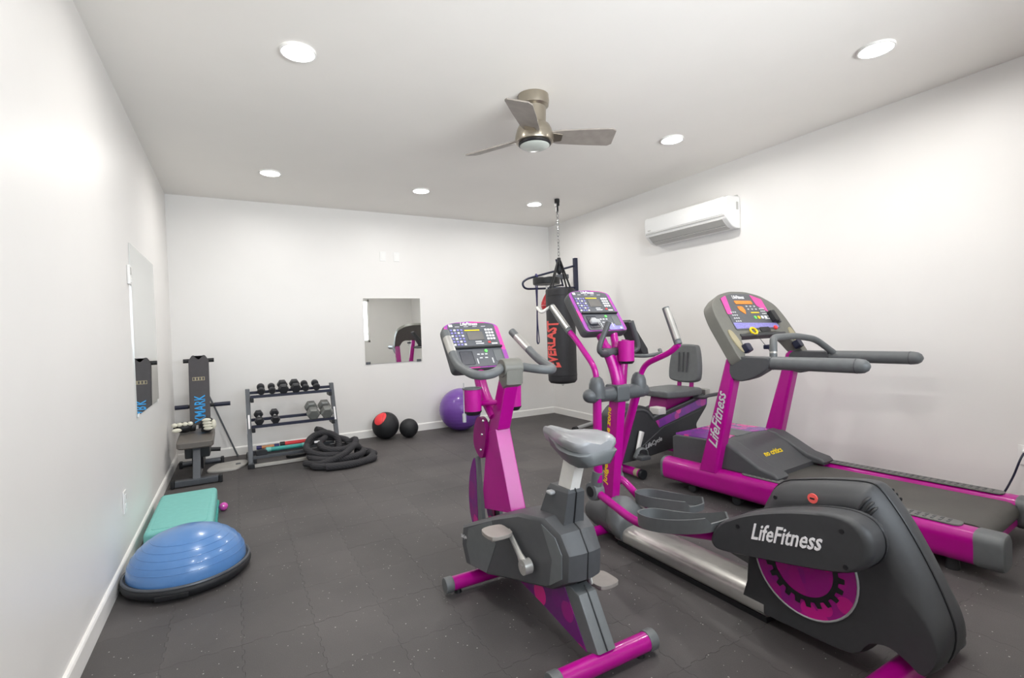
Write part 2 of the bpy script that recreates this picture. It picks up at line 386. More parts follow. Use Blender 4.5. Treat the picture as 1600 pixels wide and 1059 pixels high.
struct('baseboard_back', G().ext([(ROOM_D-a, b) for a, b in base_prof()], 'x', .014, ROOM_W-.014), 'trim_paint')
struct('baseboard_front', G().ext([(FRONT+a, b) for a, b in base_prof()], 'x', .014, ROOM_W-.014), 'trim_paint')

# recessed ceiling lights
def ring_geo(prof, o, n=36):
    vs = []; fs = []; m = len(prof)
    for r, h in prof: vs += [(o[0]+r*math.cos(2*PI*k/n), o[1]+r*math.sin(2*PI*k/n), o[2]+h) for k in range(n)]
    for i in range(m):
        j = (i+1) % m
        for k in range(n): fs.append((i*n+k, i*n+(k+1) % n, j*n+(k+1) % n, j*n+k))
    return vs, fs
LIGHTS = [(.909, 2.515, 'left of the ceiling fan'), (3.748, 1.104, 'nearest the camera at the right, above the treadmill'), (3.71, 2.546, 'right of the fan, in front of the air conditioner'),
          (.899, 4.66, 'by the back wall, left of its row of three'), (2.326, 4.68, 'by the back wall, middle of its row of three'), (3.74, 4.70, 'by the back wall corner, beside the bag chain'),
          (.905, .5, 'beside the left wall nearest the camera'), (2.32, .75, 'over the middle of the room nearest the camera')]
for (x, y, where) in LIGHTS:
    t = Thing('ceiling_light', 'round white recessed ceiling light ' + where, 'ceiling light', (x, y, ROOM_H-.012), group='recessed ceiling lights')
    t.part('trim_ring', G().add(*ring_geo([(.080, .004), (.081, -.001), (.088, -.002), (.090, .0), (.090, .0118), (.080, .0118)], (x, y, ROOM_H-.012))), 'plate_white')
    t.part('lens', G().lathe([(.0, .0), (.081, .0), (.081, .008), (0, .008)], (x, y, ROOM_H-.012)), 'lamp_glow')
    l = bpy.data.lights.new('lamp', 'AREA'); l.shape = 'DISK'; l.size = .14; l.energy = LAMP_W; l.color = LAMP_COL; l.spread = math.radians(174)
    lo = bpy.data.objects.new('lamp', l); COL.objects.link(lo); lo.parent = t.e; lo.location = (0, 0, -.012)
# ================================================================== exercise machines
def console(t, o, up, w, h, phone=False):
    'cardio console: o bottom centre of the face, up = direction along the face'
    fm = frame_map(o, (1, 0, 0), up); hw = w/2
    def outline(ins, top, r): return r2([(-hw+ins, ins), (hw-ins, ins), (hw-ins, top-.03-ins*.5), (hw*.62, top-.008-ins), (0, top-ins), (-hw*.62, top-.008-ins), (-hw+ins, top-.03-ins*.5)], r)
    body = t.part('console_housing', G().ext(outline(0, h, .03), 'z', -.06, 0, .012).map(fm), 'charcoal')
    t.part('console_border', G().ext(outline(.006, h, .025), 'z', 0, .003).map(fm), 'console_print', body)
    t.part('display_panel', G().ext(r2([(-hw+.028, h*.42), (hw-.03, h*.42), (hw-.03, h*.9), (hw*.5, h-.02), (-hw*.6, h-.018), (-hw+.028, h*.9)], .012), 'z', .003, .006).map(fm), 'panel', body)
    t.part('control_panel', G().ext(rrect(-hw+.03, hw-.032, .012, h*.4, .012), 'z', .003, .007).map(fm), 'panel', body)
    t.part('reading_rack', G().box(-hw+.03, hw-.028, h*.39, h*.425, .003, .02, .003).map(fm), 'black', body)
    t.part('screen', G().box(-.04, .05, h*.57, h*.74, .006, .0085, .001).map(fm), 'lcd', body)
    t.part('screen_title', G().box(-.048, .038, h*.765, h*.788, .006, .0075).map(fm), 'yellow_ink', body)
    t.part('lettering', text('LifeFitness', fm((-.012, h*.915, .006)), fm((1, 0, 0))-fm((0, 0, 0)), fm((0, 1, 0))-fm((0, 0, 0)), .10, .02, .3), 'white_ink', body)
    g = G()
    for k in range(4): g.box(-.095+k*.05, -.07+k*.05, h*.855, h*.862, .006, .0068)
    for k in range(2): g.box(-.005, .04-.01*k, h*.49+k*.012, h*.505+k*.012, .006, .0068)
    g.box(.085, .118, h*.475, h*.50, .006, .0068).box(-hw+.035, -hw+.055, h*.86, h*.91, .006, .0068)
    t.part('printed_captions', g.map(fm), 'white_ink', body)
    gw = G(); gl = G()
    for r_ in range(4):
        for c_ in range(3):
            (gw if c_ < 2 else gw).box(.068+c_*.017, .080+c_*.017, h*.57+r_*.019, h*.57+r_*.019+.011, .006, .009)
    for r_ in range(6):
        for c_ in range(4): (gl if (r_+c_) % 3 else gw).box(-.128+c_*.019, -.117+c_*.019, h*.47+r_*.018, h*.47+r_*.018+.009, .006, .0088)
    t.part('number_keys', gw.map(fm), 'white_ink', body, kind='stuff'); t.part('program_keys', gl.map(fm), 'lilac_ink', body, kind='stuff')
    t.part('stop_key', G().box(.066, .080, h*.50, h*.53, .006, .009).map(fm), 'red_ink', body)
    t.part('start_key', G().lathe([(0, .007), (.0095, .007), (.009, .011), (0, .011)], n=18).map(fm).map(lambda p: p+(fm((.035, h*.335, 0))-Vector(o))), 'green_ink', body)
    g = G()
    for k in range(3): g.box(-.02+k*.022, -.006+k*.022, h*.26, h*.285, .007, .0085)
    for k in range(2): g.box(-.012+k*.03, .004+k*.03, h*.19, h*.21, .007, .0085); g.box(-.03+k*.085, -.024+k*.085, h*.09, h*.19, .007, .0085)
    t.part('menu_icons', g.map(fm), 'silver_ink', body)
    t.part('recess', G().box(-.115, -.045, h*.08, h*.34, .007, .0095, .003).map(fm), 'panel_dark', body)
    t.part('vent_panel', G().box(.075, hw-.04, h*.12, h*.35, .007, .009, .002).map(fm), 'mid_grey', body)
    if phone:
        t.part('heart_badge', G().box(hw-.06, hw-.046, h*.045, h*.085, .007, .009).map(fm), 'white_ink', body)
        t.part('lilac_corner', G().box(.02, hw-.034, h*.03, h*.16, .0072, .0082).map(fm), 'lilac_ink', body)
    return fm

# ------------------------------------------------------------------ upright bike (axis x = 1.665, facing the back wall)
BX = 1.665
t = Thing('upright_exercise_bike', 'magenta and charcoal upright exercise bike with grey saddle, nearest the camera', 'exercise bike', (BX, 1.48, 0))
for y, hl, r in ((1.078, .228, .034), (1.878, .285, .032)):
    z = .046
    s = t.part('stabilizer', G().cyl((BX-hl+.03, y, z), (BX+hl-.03, y, z), r, n=24), 'purple')
    for sg in (-1, 1):
        t.part('end_cap', G().cyl((BX+sg*(hl-.034), y, z), (BX+sg*(hl+.008), y, z), r+.004, n=24, bev=.006), 'mid_grey', s)
        t.part('foot', G().cyl((BX+sg*(hl-.06), y, 0), (BX+sg*(hl-.06), y, .02), .018, .014, n=14), 'black', s)
# main shroud: wide at the nose, narrow at the back, rising to the rear
def SW(y): return .187-.14*(1.93-y)
prof = [(y, z, SW(y)) for y, z in ((1.93, .29), (1.945, .20), (1.91, .11), (1.72, .125), (1.54, .172), (1.27, .238), (1.175, .30), (1.165, .40), (1.21, .468), (1.30, .505), (1.45, .485), (1.64, .415))]
ys = sum(p[0] for p in prof)/len(prof); zs = sum(p[1] for p in prof)/len(prof)
rings = []
for xs, sh in ((-1.0, .9), (-.9, .98), (-.75, 1.0), (-.3, 1.03), (.3, 1.03), (.75, 1.0), (.9, .98), (1.0, .9)):
    rings.append([(BX+xs*SW(ys+(y-ys)*sh), ys+(y-ys)*sh, zs+(z-zs)*sh) for y, z, w in prof])
sh = t.part('shroud', G().loft(rings), 'charcoal', smooth=28)
# front and rear grey bands, each a raised plate following the side
def side_plate(pts, e, m, name, sgn=-1, parent=None):
    a = []; b = []
    for y, z in pts:
        w = SW(y)
        a.append((BX+sgn*(w+e), y, z)); b.append((BX+sgn*(w-.02), y, z))
    n_ = len(pts); return t.part(name, G().add(a+b, [tuple(range(n_)), tuple(range(n_, 2*n_))[::-1]]+[(i, (i+1) % n_, n_+(i+1) % n_, n_+i) for i in range(n_)]), m, parent or sh, smooth=0)
for sg in (-1, 1):
    side_plate([(1.83, .135), (1.70, .145), (1.62, .30), (1.65, .395), (1.84, .305), (1.862, .22)], .0025, 'mid_grey', 'shroud_band', sg)
    side_plate([(1.275, .255), (1.205, .305), (1.20, .395), (1.235, .45), (1.31, .48), (1.255, .36)], .0025, 'mid_grey', 'shroud_band', sg)
t.part('shroud_seam', G().tube([(BX, ys+(y-ys)*1.031, zs+(z-zs)*1.031) for y, z, w in prof[5:10]], .003, 6), 'black', sh)
t.part('lettering', text('LifeCycle', (BX-SW(1.885)-.0005, 1.885, .25), (.14, -1, .1), (0, .1, 1), .05, .022, .3, .0015), 'silver_ink', sh)
# rear leg wedge with printed sides
wp = [(1.80, .135), (1.52, .19), (1.22, .26), (1.165, .25), (1.062, .085), (1.09, .07), (1.13, .06), (1.42, .10)]
t.part('rear_leg', G().ext(wp, 'x', BX-.042, BX+.042, .008), 'mid_grey')
for sg in (-1, 1):
    t.part('print_panel', G().ext([(1.78, .14), (1.50, .20), (1.29, .27), (1.255, .25), (1.125, .064), (1.42, .105)], 'x', BX+sg*.045, BX+sg*.038), 'purple_print', smooth=0)
t.part('leg_seam', G().tube([(BX, 1.185, .27), (BX, 1.163, .25), (BX, 1.06, .088)], .0025, 6), 'black')
# front pillar and neck
t.part('pillar', G().ext([(1.98, .33), (1.66, .40), (1.79, .765), (1.885, .735)], 'x', BX-.04, BX+.04, .006), 'purple')
t.part('mast', G().ext([(1.90, .70), (1.775, .765), (1.675, 1.0), (1.695, 1.05), (1.745, 1.02)], 'x', BX-.036, BX+.036, .010), 'purple')
for sg in (-1, 1):
    t.part('print_fin', G().ext(s2([(1.99, .22), (2.06, .25), (2.085, .36), (2.06, .50), (1.995, .585), (1.985, .40)], 5), 'x', BX+sg*.06, BX+sg*.035), 'purple_print')
    t.part('pillar_cover', G().ext([(2.0, .25), (1.93, .27), (1.97, .60), (2.0, .585)], 'x', BX+sg*.058, BX+sg*.04), 'mid_grey')
    t.part('pillar_shield', G().ext(s2([(1.93, .60), (2.01, .64), (2.015, .72), (1.965, .80), (1.89, .79), (1.88, .70)], 5), 'x', BX+sg*.052, BX+sg*.03), 'purple_dark')
for z in (.64, .72, .79):
    t.part('screw', G().ball((BX-.05, 1.935-(z-.64)*.25, z), .008, 10), 'chrome')
t.part('console_stem', G().tube(fillet([(BX-.02, 1.83, .82), (BX-.035, 1.93, .93), (BX-.03, 1.99, 1.08)], .08), .03, 14), 'purple')
# cup holders
for sg, y in ((-1, 1.86), (1, 1.86)):
    cx = BX-.012+sg*.11
    c = t.part('cup_holder', G().lathe([(.034, 0), (.042, .004), (.045, .105), (.045, .11), (.041, .11), (.040, .02), (0, .018)], (cx, y, .85), 24), 'cup_purple')
    t.part('cup_rim', G().lathe([(.044, .106), (.0475, .108), (.0475, .114), (.040, .114), (.039, .108)], (cx, y, .85), 24), 'mid_grey', c)
    t.part('cup_base', G().lathe([(.030, -.016), (.042, -.002), (.043, .004), (0, .005)], (cx, y, .85), 24), 'black', c)
    t.part('bracket', G().cyl((cx-sg*.04, y, .885), (BX+sg*.02, y-.09, .895), .013, n=12), 'purple', c)
t.part('cord_plug', G().tube([(1.50, 1.86, .99), (1.495, 1.855, .90), (1.495, 1.855, .84)], .0025, 6).cyl((1.495, 1.855, .805), (1.495, 1.855, .845), .009, n=10), 'light_grey')
# handlebars
hubc = (BX, 1.695, 1.062)
t.part('handlebar_hub', G().cyl((BX-.05, 1.695, 1.06), (BX+.05, 1.695, 1.06), .044, n=24, bev=.01).ext([(1.74, 1.06), (1.65, 1.05), (1.655, .985), (1.70, .965), (1.735, 1.0)], 'x', BX-.045, BX+.045, .012), 'olive_grey')
for sg in (-1, 1):
    hp_ = [(BX+sg*.05, 1.695, 1.062), (BX+sg*.13, 1.61, 1.045), (BX+sg*.208, 1.635, 1.04), (BX+sg*.222, 1.80, 1.08), (BX+sg*.215, 1.95, 1.235) if sg < 0 else (BX+.215, 2.05, 1.225)]
    hb = t.part('handlebar', G().tube(fillet(hp_, .06, 6), .0205, 16), 'mid_grey')
    q0 = Vector(hp_[3]).lerp(Vector(hp_[4]), .35); q1 = Vector(hp_[3]).lerp(Vector(hp_[4]), .8)
    t.part('grip_sensor', G().tube([q0, q1], .0214, 14), 'silver', hb)
# saddle
def saddle():
    rr = []
    secs = [(1.40, .018, .835, .03), (1.385, .028, .838, .045), (1.33, .034, .836, .055), (1.275, .052, .832, .06), (1.22, .082, .834, .066), (1.16, .108, .838, .07), (1.105, .112, .836, .07), (1.07, .095, .83, .058), (1.055, .06, .825, .045)]
    for y, w, z, d in secs:
        rr.append([(BX-.006+w*.88*cx, y, z-.008+d*cz+(.012*abs(cx)**2 if y < 1.25 else 0)) for cx, cz in ((-1, -.35), (-.97, -.05), (-.75, .18), (-.4, .2), (0, .10), (.4, .2), (.75, .18), (.97, -.05), (1, -.35), (.6, -.95), (0, -1.05), (-.6, -.95))])
    return G().loft(rr)
sd = t.part('saddle', saddle(), 'seat_grey', smooth=50)
def skirt():
    rr = []
    for y, w, z, d in [(1.35, .028, .824, .045), (1.275, .054, .816, .055), (1.22, .085, .814, .06), (1.16, .111, .818, .066), (1.105, .115, .816, .066), (1.07, .098, .81, .055), (1.052, .06, .806, .04)]:
        rr.append([(BX-.006+w*.88*cx, y, z-.008+d*cz) for cx, cz in ((-1.01, -.25), (-.7, 0), (.7, 0), (1.01, -.25), (.62, -1.05), (-.62, -1.05))])
    return G().loft(rr)
t.part('saddle_base', skirt(), 'mid_grey', sd, smooth=50)
# seat post and its housing
t.part('seat_post', G().loft([[(BX-.022, 1.325, .56), (BX+.022, 1.325, .56), (BX+.022, 1.25, .545), (BX-.022, 1.25, .545)], [(BX-.022, 1.24, .785), (BX+.022, 1.24, .785), (BX+.022, 1.17, .77), (BX-.022, 1.17, .77)]]), 'white_metal', smooth=0)
g = G()
for k in range(6): g.cyl((BX-.004, 1.2385-k*.0085, .602+k*.0255), (BX-.004, 1.232-k*.0085, .600+k*.0255), .007, n=10)
t.part('post_holes', g, 'black')
t.part('post_housing', G().loft([[(BX-.05, 1.44, .42), (BX+.05, 1.44, .42), (BX+.05, 1.245, .45), (BX-.05, 1.245, .45)], [(BX-.038, 1.355, .60), (BX+.038, 1.355, .60), (BX+.038, 1.215, .61), (BX-.038, 1.215, .61)], [(BX-.03, 1.345, .618), (BX+.03, 1.345, .618), (BX+.03, 1.225, .622), (BX-.03, 1.225, .622)]]), 'charcoal', smooth=0)
t.part('housing_seam', G().tube([(BX, 1.243, .45), (BX, 1.213, .61), (BX, 1.223, .624)], .003, 6), 'black')
t.part('height_lever', G().box(BX-.062, BX+.062, 1.30, 1.335, .585, .60, .007), 'light_grey')
# cranks and pedals
for sg, dy, dz in ((-1, -.105, -.118), (1, .105, .118)):
    w = .155
    x = BX+sg*.142; c = (1.475, .335)
    ax0 = Vector((x, 1.375, .30)); end = Vector((x, 1.505, .40)) if sg < 0 else Vector((x-.02, 1.30, .185))
    k = t.part('crank', G().tube([ax0, ax0.lerp(end, .3), end], [.03, .018, .013], 12, flat=.6, upv=(0, 1, -1)).cyl(ax0-Vector((sg*.02, 0, 0)), ax0+Vector((sg*.015, 0, 0)), .03, n=18), 'silver')
    px = end.x+sg*.055
    t.part('pedal', G().ext(s2([(end.y+.05, px-.045), (end.y+.055, px+.04), (end.y, px+.052), (end.y-.055, px+.04), (end.y-.05, px-.045)], 4), 'z', end.z-.004, end.z+.012, .003).map(lambda p: Vector((p.y, p.x, p.z))).box(px-.03, px+.03, end.y-.02, end.y+.02, end.z-.022, end.z), 'pedal_grey', k)
console(t, (BX-.014, 1.935, 1.045), (0, .17, .245), .325, .30)

# ------------------------------------------------------------------ elliptical (axis x = 2.49)
EX = 2.49
t = Thing('elliptical_trainer', 'magenta elliptical trainer with swinging arms and a big charcoal rear shroud', 'elliptical', (EX, 1.1, 0))
oval = [(EX+.105*math.copysign(abs(math.cos(a))**.7, math.cos(a)), .068+.050*math.copysign(abs(math.sin(a))**.7, math.sin(a))) for a in [2*PI*k/32 for k in range(32)]]
bm_ = t.part('base_beam', G().ext(oval, 'y', .95, 1.85), 'silver')
t.part('beam_skid', G().box(EX-.085, EX+.085, .95, 1.85, .0, .026, .004), 'black', bm_)
# rear shroud
so = s2([(1.035, .05), (1.03, .15), (1.02, .26), (.99, .40), (.955, .52), (.90, .585), (.81, .615), (.70, .642), (.60, .658), (.56, .645), (.51, .58), (.465, .505), (.42, .415), (.385, .33), (.364, .25), (.375, .17), (.41, .105), (.45, .125), (.50, .145), (.56, .125), (.62, .06), (.80, .045)], 3)
cy = .74; cz = .30
rings = []
def shell_pt(y, z, xs, d):
    free = min(1, max(0, (z-.16)/.2))*min(1, max(0, (1.02-y)/.08+(z-.45)*3)); dd = d*max(free, .12 if d > .003 else 0)
    v = Vector((cy-y, cz-z)).normalized()*dd
    return (EX+xs, y+v.x, z+v.y)
for xs, d in ((-.103, .085), (-.10, .062), (-.088, .038), (-.066, .016), (-.035, .003), (0, 0), (.035, .003), (.066, .016), (.088, .038), (.10, .062), (.103, .085)):
    rings.append([shell_pt(y, z, xs, d) for y, z in so])
shd = t.part('rear_shroud', G().loft(rings), 'dark_plastic', smooth=40)
t.part('shroud_rim', G().tube([shell_pt(a, b, -.022, .0) for a, b in so[12:47]], .0035, 6), 'black', shd)
for sg in (-1, 1):
    t.part('print_disc', G().lathe([(0, -.003), (.188, -.003), (.188, .003), (0, .003)], (EX+sg*.106, .785, .312), 48, (1, 0, 0)), 'disc_print', shd, smooth=30)
    t.part('disc_rim', G().tube([(EX+sg*.108, .785+.19*math.cos(a), .312+.19*math.sin(a)) for a in [2*PI*k/48 for k in range(48)]], .004, 6, closed=True), 'light_grey', shd)
    gp = []
    for k in range(22):
        a = 2*PI*k/22
        for da, r in ((-.075, .128), (-.06, .148), (.06, .148), (.075, .128)): gp.append((.785+r*math.cos(a+da), .312+r*math.sin(a+da)))
    n_ = len(gp); inner = [(.785+.11*math.cos(2*PI*k/n_), .312+.11*math.sin(2*PI*k/n_)) for k in range(n_)]
    x = EX+sg*.1105
    t.part('gear_print', G().add([(x, a, b) for a, b in gp]+[(x, a, b) for a, b in inner], [(i, (i+1) % n_, n_+(i+1) % n_, n_+i) for i in range(n_)]), 'black', shd, smooth=0)
    for k in range(3):
        f_ = k/2; dy_ = -.022*f_; dz_ = -.027*f_
        t.part('vent_slot', G().tube(spline([(EX+sg*(.074+.002*k), .566+dy_, .624+dz_), (EX+sg*(.094+.001*k), .573+dy_, .612+dz_), (EX+sg*.104, .59+dy_, .58+dz_)], 4, False), [.002]+[.0045]*7+[.003], 8), 'black', shd)
    t.part('screw', G().lathe([(0, -.002), (.009, -.002), (.009, .003), (0, .003)], (EX+sg*.10, .525, .515), 12, (1, 0, 0)), 'black', shd)
    t.part('screw', G().lathe([(0, -.002), (.008, -.002), (.008, .003), (0, .003)], (EX+sg*.10, .455, .20), 12, (1, 0, 0)), 'black', shd)
    t.part('screw', G().lathe([(0, -.002), (.008, -.002), (.008, .003), (0, .003)], (EX+sg*.092, .895, .535), 12, (1, 0, 0)), 'black', shd)
bd = t.part('badge', G().lathe([(0, -.002), (.018, -.002), (.018, .003), (0, .003)], (EX-.101, .745, .575), 24, (1, 0, 0)), 'coral_ink', shd)
t.part('badge_mark', G().box(EX-.1052, EX-.1035, .737, .753, .572, .578), 'black', bd)
rs = t.part('rear_stabilizer', G().cyl((EX-.31, .50, .05), (EX+.31, .50, .05), .042, n=24), 'purple')
for sg in (-1, 1):
    t.part('end_cap', G().cyl((EX+sg*.305, .50, .05), (EX+sg*.335, .50, .05), .045, n=24, bev=.006), 'mid_grey', rs)
    t.part('foot', G().cyl((EX+sg*.28, .50, 0), (EX+sg*.28, .50, .02), .02, n=14), 'black', rs)
# front pod, stabilizer
pod = [[(EX+hw*c_, y+.02*s_, zc+h*s_) for c_, s_ in [(math.cos(2*PI*k/20), math.sin(2*PI*k/20)) for k in range(20)]] for y, hw, zc, h in ((2.17, .04, .09, .035), (2.14, .085, .10, .065), (2.06, .115, .12, .10), (1.96, .125, .125, .11), (1.86, .12, .10, .085), (1.80, .11, .08, .06))]
t.part('front_pod', G().loft(pod), 'charcoal', smooth=60)
t.part('pod_saddle', G().loft([[(EX+hw*c_, y, zc+h*s_) for c_, s_ in [(math.cos(2*PI*k/20), math.sin(2*PI*k/20)) for k in range(20)]] for y, hw, zc, h in ((1.95, .08, .14, .095), (1.90, .122, .13, .115), (1.84, .13, .11, .10), (1.785, .118, .075, .065))]), 'mid_grey', smooth=60)
fs_ = t.part('front_stabilizer', G().cyl((EX-.25, 1.965, .05), (EX+.25, 1.965, .05), .028, n=20), 'purple')
t.part('warning_label', G().tube([(EX-.245, 1.965, .05), (EX-.17, 1.965, .05)], .0285, 20), 'gold', fs_)
for sg in (-1, 1): t.part('end_cap', G().cyl((EX+sg*.245, 1.965, .05), (EX+sg*.272, 1.965, .05), .03, n=20, bev=.005), 'charcoal', fs_); t.part('foot', G().cyl((EX+sg*.225, 1.965, 0), (EX+sg*.225, 1.965, .03), .018, n=12), 'black', fs_)
# mast
mst = t.part('mast', G().ext([(2.05, .17), (1.955, .17), (1.862, .84), (1.945, .84)], 'x', EX-.030, EX+.030, .008), 'purple')
t.part('lettering', text('judgement free zone', (EX-.0305, 1.972, .53), (0, -.135, 1), (0, 1, .135), .47, .045, .2, .002), 'yellow_ink', mst)
for sg in (-1, 1):
    t.part('neck', G().tube(spline([(EX+sg*.006, 1.90, .82), (EX+sg*.008, 1.90, .92), (EX+sg*.016, 1.925, 1.02), (EX+sg*.04, 1.96, 1.13), (EX+sg*.06, 2.0, 1.22)], 5, False), [.032]*15+[.024]*6, 14), 'purple')
t.part('cross_tube', G().cyl((EX-.09, 1.93, 1.085), (EX+.11, 1.93, 1.085), .027, n=16, bev=.008), 'charcoal')
# inner fixed handles
for sg in (-1, 1):
    t.part('fixed_handle', G().tube(fillet([(EX+sg*.06, 1.92, 1.085), (EX+sg*.135, 1.885, 1.085), (EX+sg*.15, 1.88, 1.12), (EX+sg*.085, 1.865, 1.26)], .05, 6), .0155, 12), 'charcoal')
t.part('cup_holder', G().lathe([(.036, 0), (.044, .004), (.047, .115), (.047, .12), (.042, .12), (.041, .02), (0, .018)], (EX+.035, 1.86, 1.03), 24), 'cup_purple')
t.part('cup_base', G().lathe([(.034, -.012), (.043, -.002), (.044, .004), (0, .005)], (EX+.035, 1.86, 1.03), 24), 'black')
# pivot housing
hz = .85; hy = 1.90
t.part('pivot_housing', G().tube(spline([(EX-.246, hy, hz), (EX+.226, hy, hz)], 1, False), .01, 4).tube([(EX+x_, hy, hz) for x_ in (-.248, -.244, -.236, -.222, -.20, -.10, 0, .10, .185, .207, .219, .226, .229)], [.006, .018, .029, .037, .0415, .043, .043, .043, .0415, .037, .029, .018, .006], 20), 'pod_grey', smooth=60)
t.part('pivot_yoke', G().ext(rrect(1.85, 1.965, .80, .90, .02), 'x', EX-.048, EX+.048, .01), 'pod_grey')
# arms and pedals
ARMS = ((-1, [(1.89, .885), (1.885, .97), (1.905, 1.025), (2.065, 1.18), (2.10, 1.21)], [(2.10, 1.21), (2.285, 1.375)], [(1.89, .84), (1.905, .36)], [(1.93, .30), (1.855, .28), (1.64, .228), (1.54, .228), (1.10, .325)], (1.56, 1.10, .255)),
        (1, [(1.905, .885), (1.89, .95), (1.85, 1.01), (1.66, 1.082), (1.61, 1.125)], [(1.61, 1.125), (1.695, 1.33)], [(1.92, .84), (2.14, .29)], [(2.135, .27), (2.06, .27), (1.94, .20), (1.86, .165), (1.45, .165)], (1.93, 1.50, .195)))
for sg, hand, grip, low, ped, (p0, p1, pz) in ARMS:
    ax = EX+sg*.165
    am = t.part('swing_arm', G().tube(fillet([(ax+sg*.02*i/4, y, z) for i, (y, z) in enumerate(hand)], .05, 5), .0165, 14), 'purple')
    t.part('pivot_dome', G().lathe([(.046, -.03), (.046, .02), (.043, .05), (.033, .078), (.018, .092), (0, .095)], (ax, hand[0][0], hand[0][1]-.02), 20), 'pod_grey', am, smooth=60)
    t.part('grip', G().tube([(ax+sg*.02, grip[0][0], grip[0][1]), (ax+sg*.022, (grip[0][0]+grip[1][0])/2, (grip[0][1]+grip[1][1])/2), (ax+sg*.02, grip[1][0], grip[1][1])], [.021, .022, .020], 14), 'mid_grey', am)
    gd = Vector((0, grip[1][0]-grip[0][0], grip[1][1]-grip[0][1])).normalized(); nb = Vector((0, -gd.z, gd.y))
    t.part('pulse_sensor', G().tube([Vector((ax+sg*.02, grip[0][0], grip[0][1]))+gd*.02-nb*.0*sg+Vector((-.006, -.008, .008)), Vector((ax+sg*.02, grip[1][0], grip[1][1]))-gd*.015+Vector((-.006, -.008, .008))], .0165, 10), 'silver', am)
    t.part('lower_arm', G().tube([(ax, y, z) for y, z in low], .029, 14, flat=.75, upv=(0, 1, 0)), 'purple', am)
    jy, jz = ped[0]
    t.part('knuckle', G().lathe([(.03, -.035), (.05, -.03), (.056, 0), (.05, .03), (.03, .035)], (ax, jy+.005, jz), 20, (1, 0, 0)).cyl((ax, jy, jz), (ax, low[1][0]-(low[1][0]-low[0][0])*.12, low[1][1]+.06), .034, .031, n=16), 'mid_grey', am, smooth=50)
    t.part('knuckle_bore', G().lathe([(0, -.037), (.03, -.037), (.03, .037), (0, .037)], (ax, jy+.005, jz), 18, (1, 0, 0)), 'black', am)
    pa = t.part('pedal_arm', G().tube(fillet([(ax-sg*0, y, z) for y, z in ped], .07, 6), .0225, 14), 'purple')
    # foot tray: teardrop floor with a rim that is highest along the outer side
    L_ = p0-p1; hwid = .075
    def tray(f): return s2([(p0, ax-.01), (p0-.03, ax-.055), (p0-L_*.3, ax-.078), (p0-L_*.75, ax-.07), (p1, ax-.055), (p1, ax+.055), (p0-L_*.75, ax+.07), (p0-L_*.3, ax+.078), (p0-.03, ax+.055)], 4)
    tr = tray(0); cxm = (sum(a for a, b in tr)/len(tr), sum(b for a, b in tr)/len(tr)); sl = (ped[-1][1]-ped[2][1])/(ped[2][0]-ped[-1][0])*.95
    zf = lambda y: pz+.03*(p0-y)/L_+(.085 if sg < 0 else .03)*((p0-y)/L_)**2
    t.part('foot_tray', G().loft([[(b, a, zf(a)-.012) for a, b in tr], [(b, a, zf(a)) for a, b in tr]]), 'mid_grey', pa)
    rim = [[], [], [], []]
    for a, b in tr:
        ui = Vector((cxm[0]-a, cxm[1]-b)).normalized()*.009; back = max(0, (a-p1)/L_); hh = .05 if a > p1+.012 else .022
        rim[0].append((b, a, zf(a)-.014)); rim[1].append((b-ui.y*.4, a-ui.x*.4, zf(a)+hh)); rim[2].append((b+ui.y*.6, a+ui.x*.6, zf(a)+hh)); rim[3].append((b+ui.y, a+ui.x, zf(a)))
    t.part('tray_rim', G().loft(rim, cap=False), 'mid_grey', pa)
    # crank cover over the rear of the pedal arm
    if sg < 0: co = [(1.105, .30), (1.11, .335), (1.07, .40), (.98, .462), (.87, .512), (.75, .553), (.63, .58), (.55, .578), (.505, .54), (.50, .475), (.535, .42), (.60, .388), (.75, .352), (.92, .318), (1.06, .292)]
    else: co = [(1.46, .165), (1.46, .21), (1.38, .245), (1.26, .27), (1.10, .285), (.98, .285), (.86, .265), (.81, .21), (.82, .15), (.88, .10), (1.02, .09), (1.20, .115), (1.34, .14)]
    oc = s2(co, 3); ccy = sum(a for a, b in oc)/len(oc); ccz = sum(b for a, b in oc)/len(oc)
    rg = [[(EX+sg*x, ccy+(a-ccy)*k, ccz+(b-ccz)*k) for a, b in oc] for x, k in ((.108, .93), (.11, .985), (.118, 1), (.195, 1.0), (.213, .975), (.223, .91))]
    cc = t.part('crank_cover', G().loft(rg), 'dark_plastic', smooth=50)
    t.part('cover_seam', G().tube([(EX+sg*.135, ccy+(a-ccy)*1.002, ccz+(b-ccz)*1.002) for a, b in oc], .003, 6, closed=True), 'black', cc)
    if sg < 0:
        t.part('lettering', text('LifeFitness', (EX-.2235, .78, .452), (0, -1, .19), (0, .12, 1), .275, .062, .5, .003), 'white_ink', cc)
        for y, z in ((.97, .425), (.585, .535), (.575, .42)): t.part('screw', G().lathe([(0, -.004), (.008, -.004), (.008, .003), (0, .003)], (EX-.2215, y, z), 12, (1, 0, 0)), 'black', cc)
    t.part('crank_axle', G().cyl((EX+sg*.10, .785, .312) if sg > 0 else (EX-.10, .62, .47), (EX+sg*.14, .86, .2) if sg > 0 else (EX-.14, .62, .47), .03, n=14), 'black', cc)
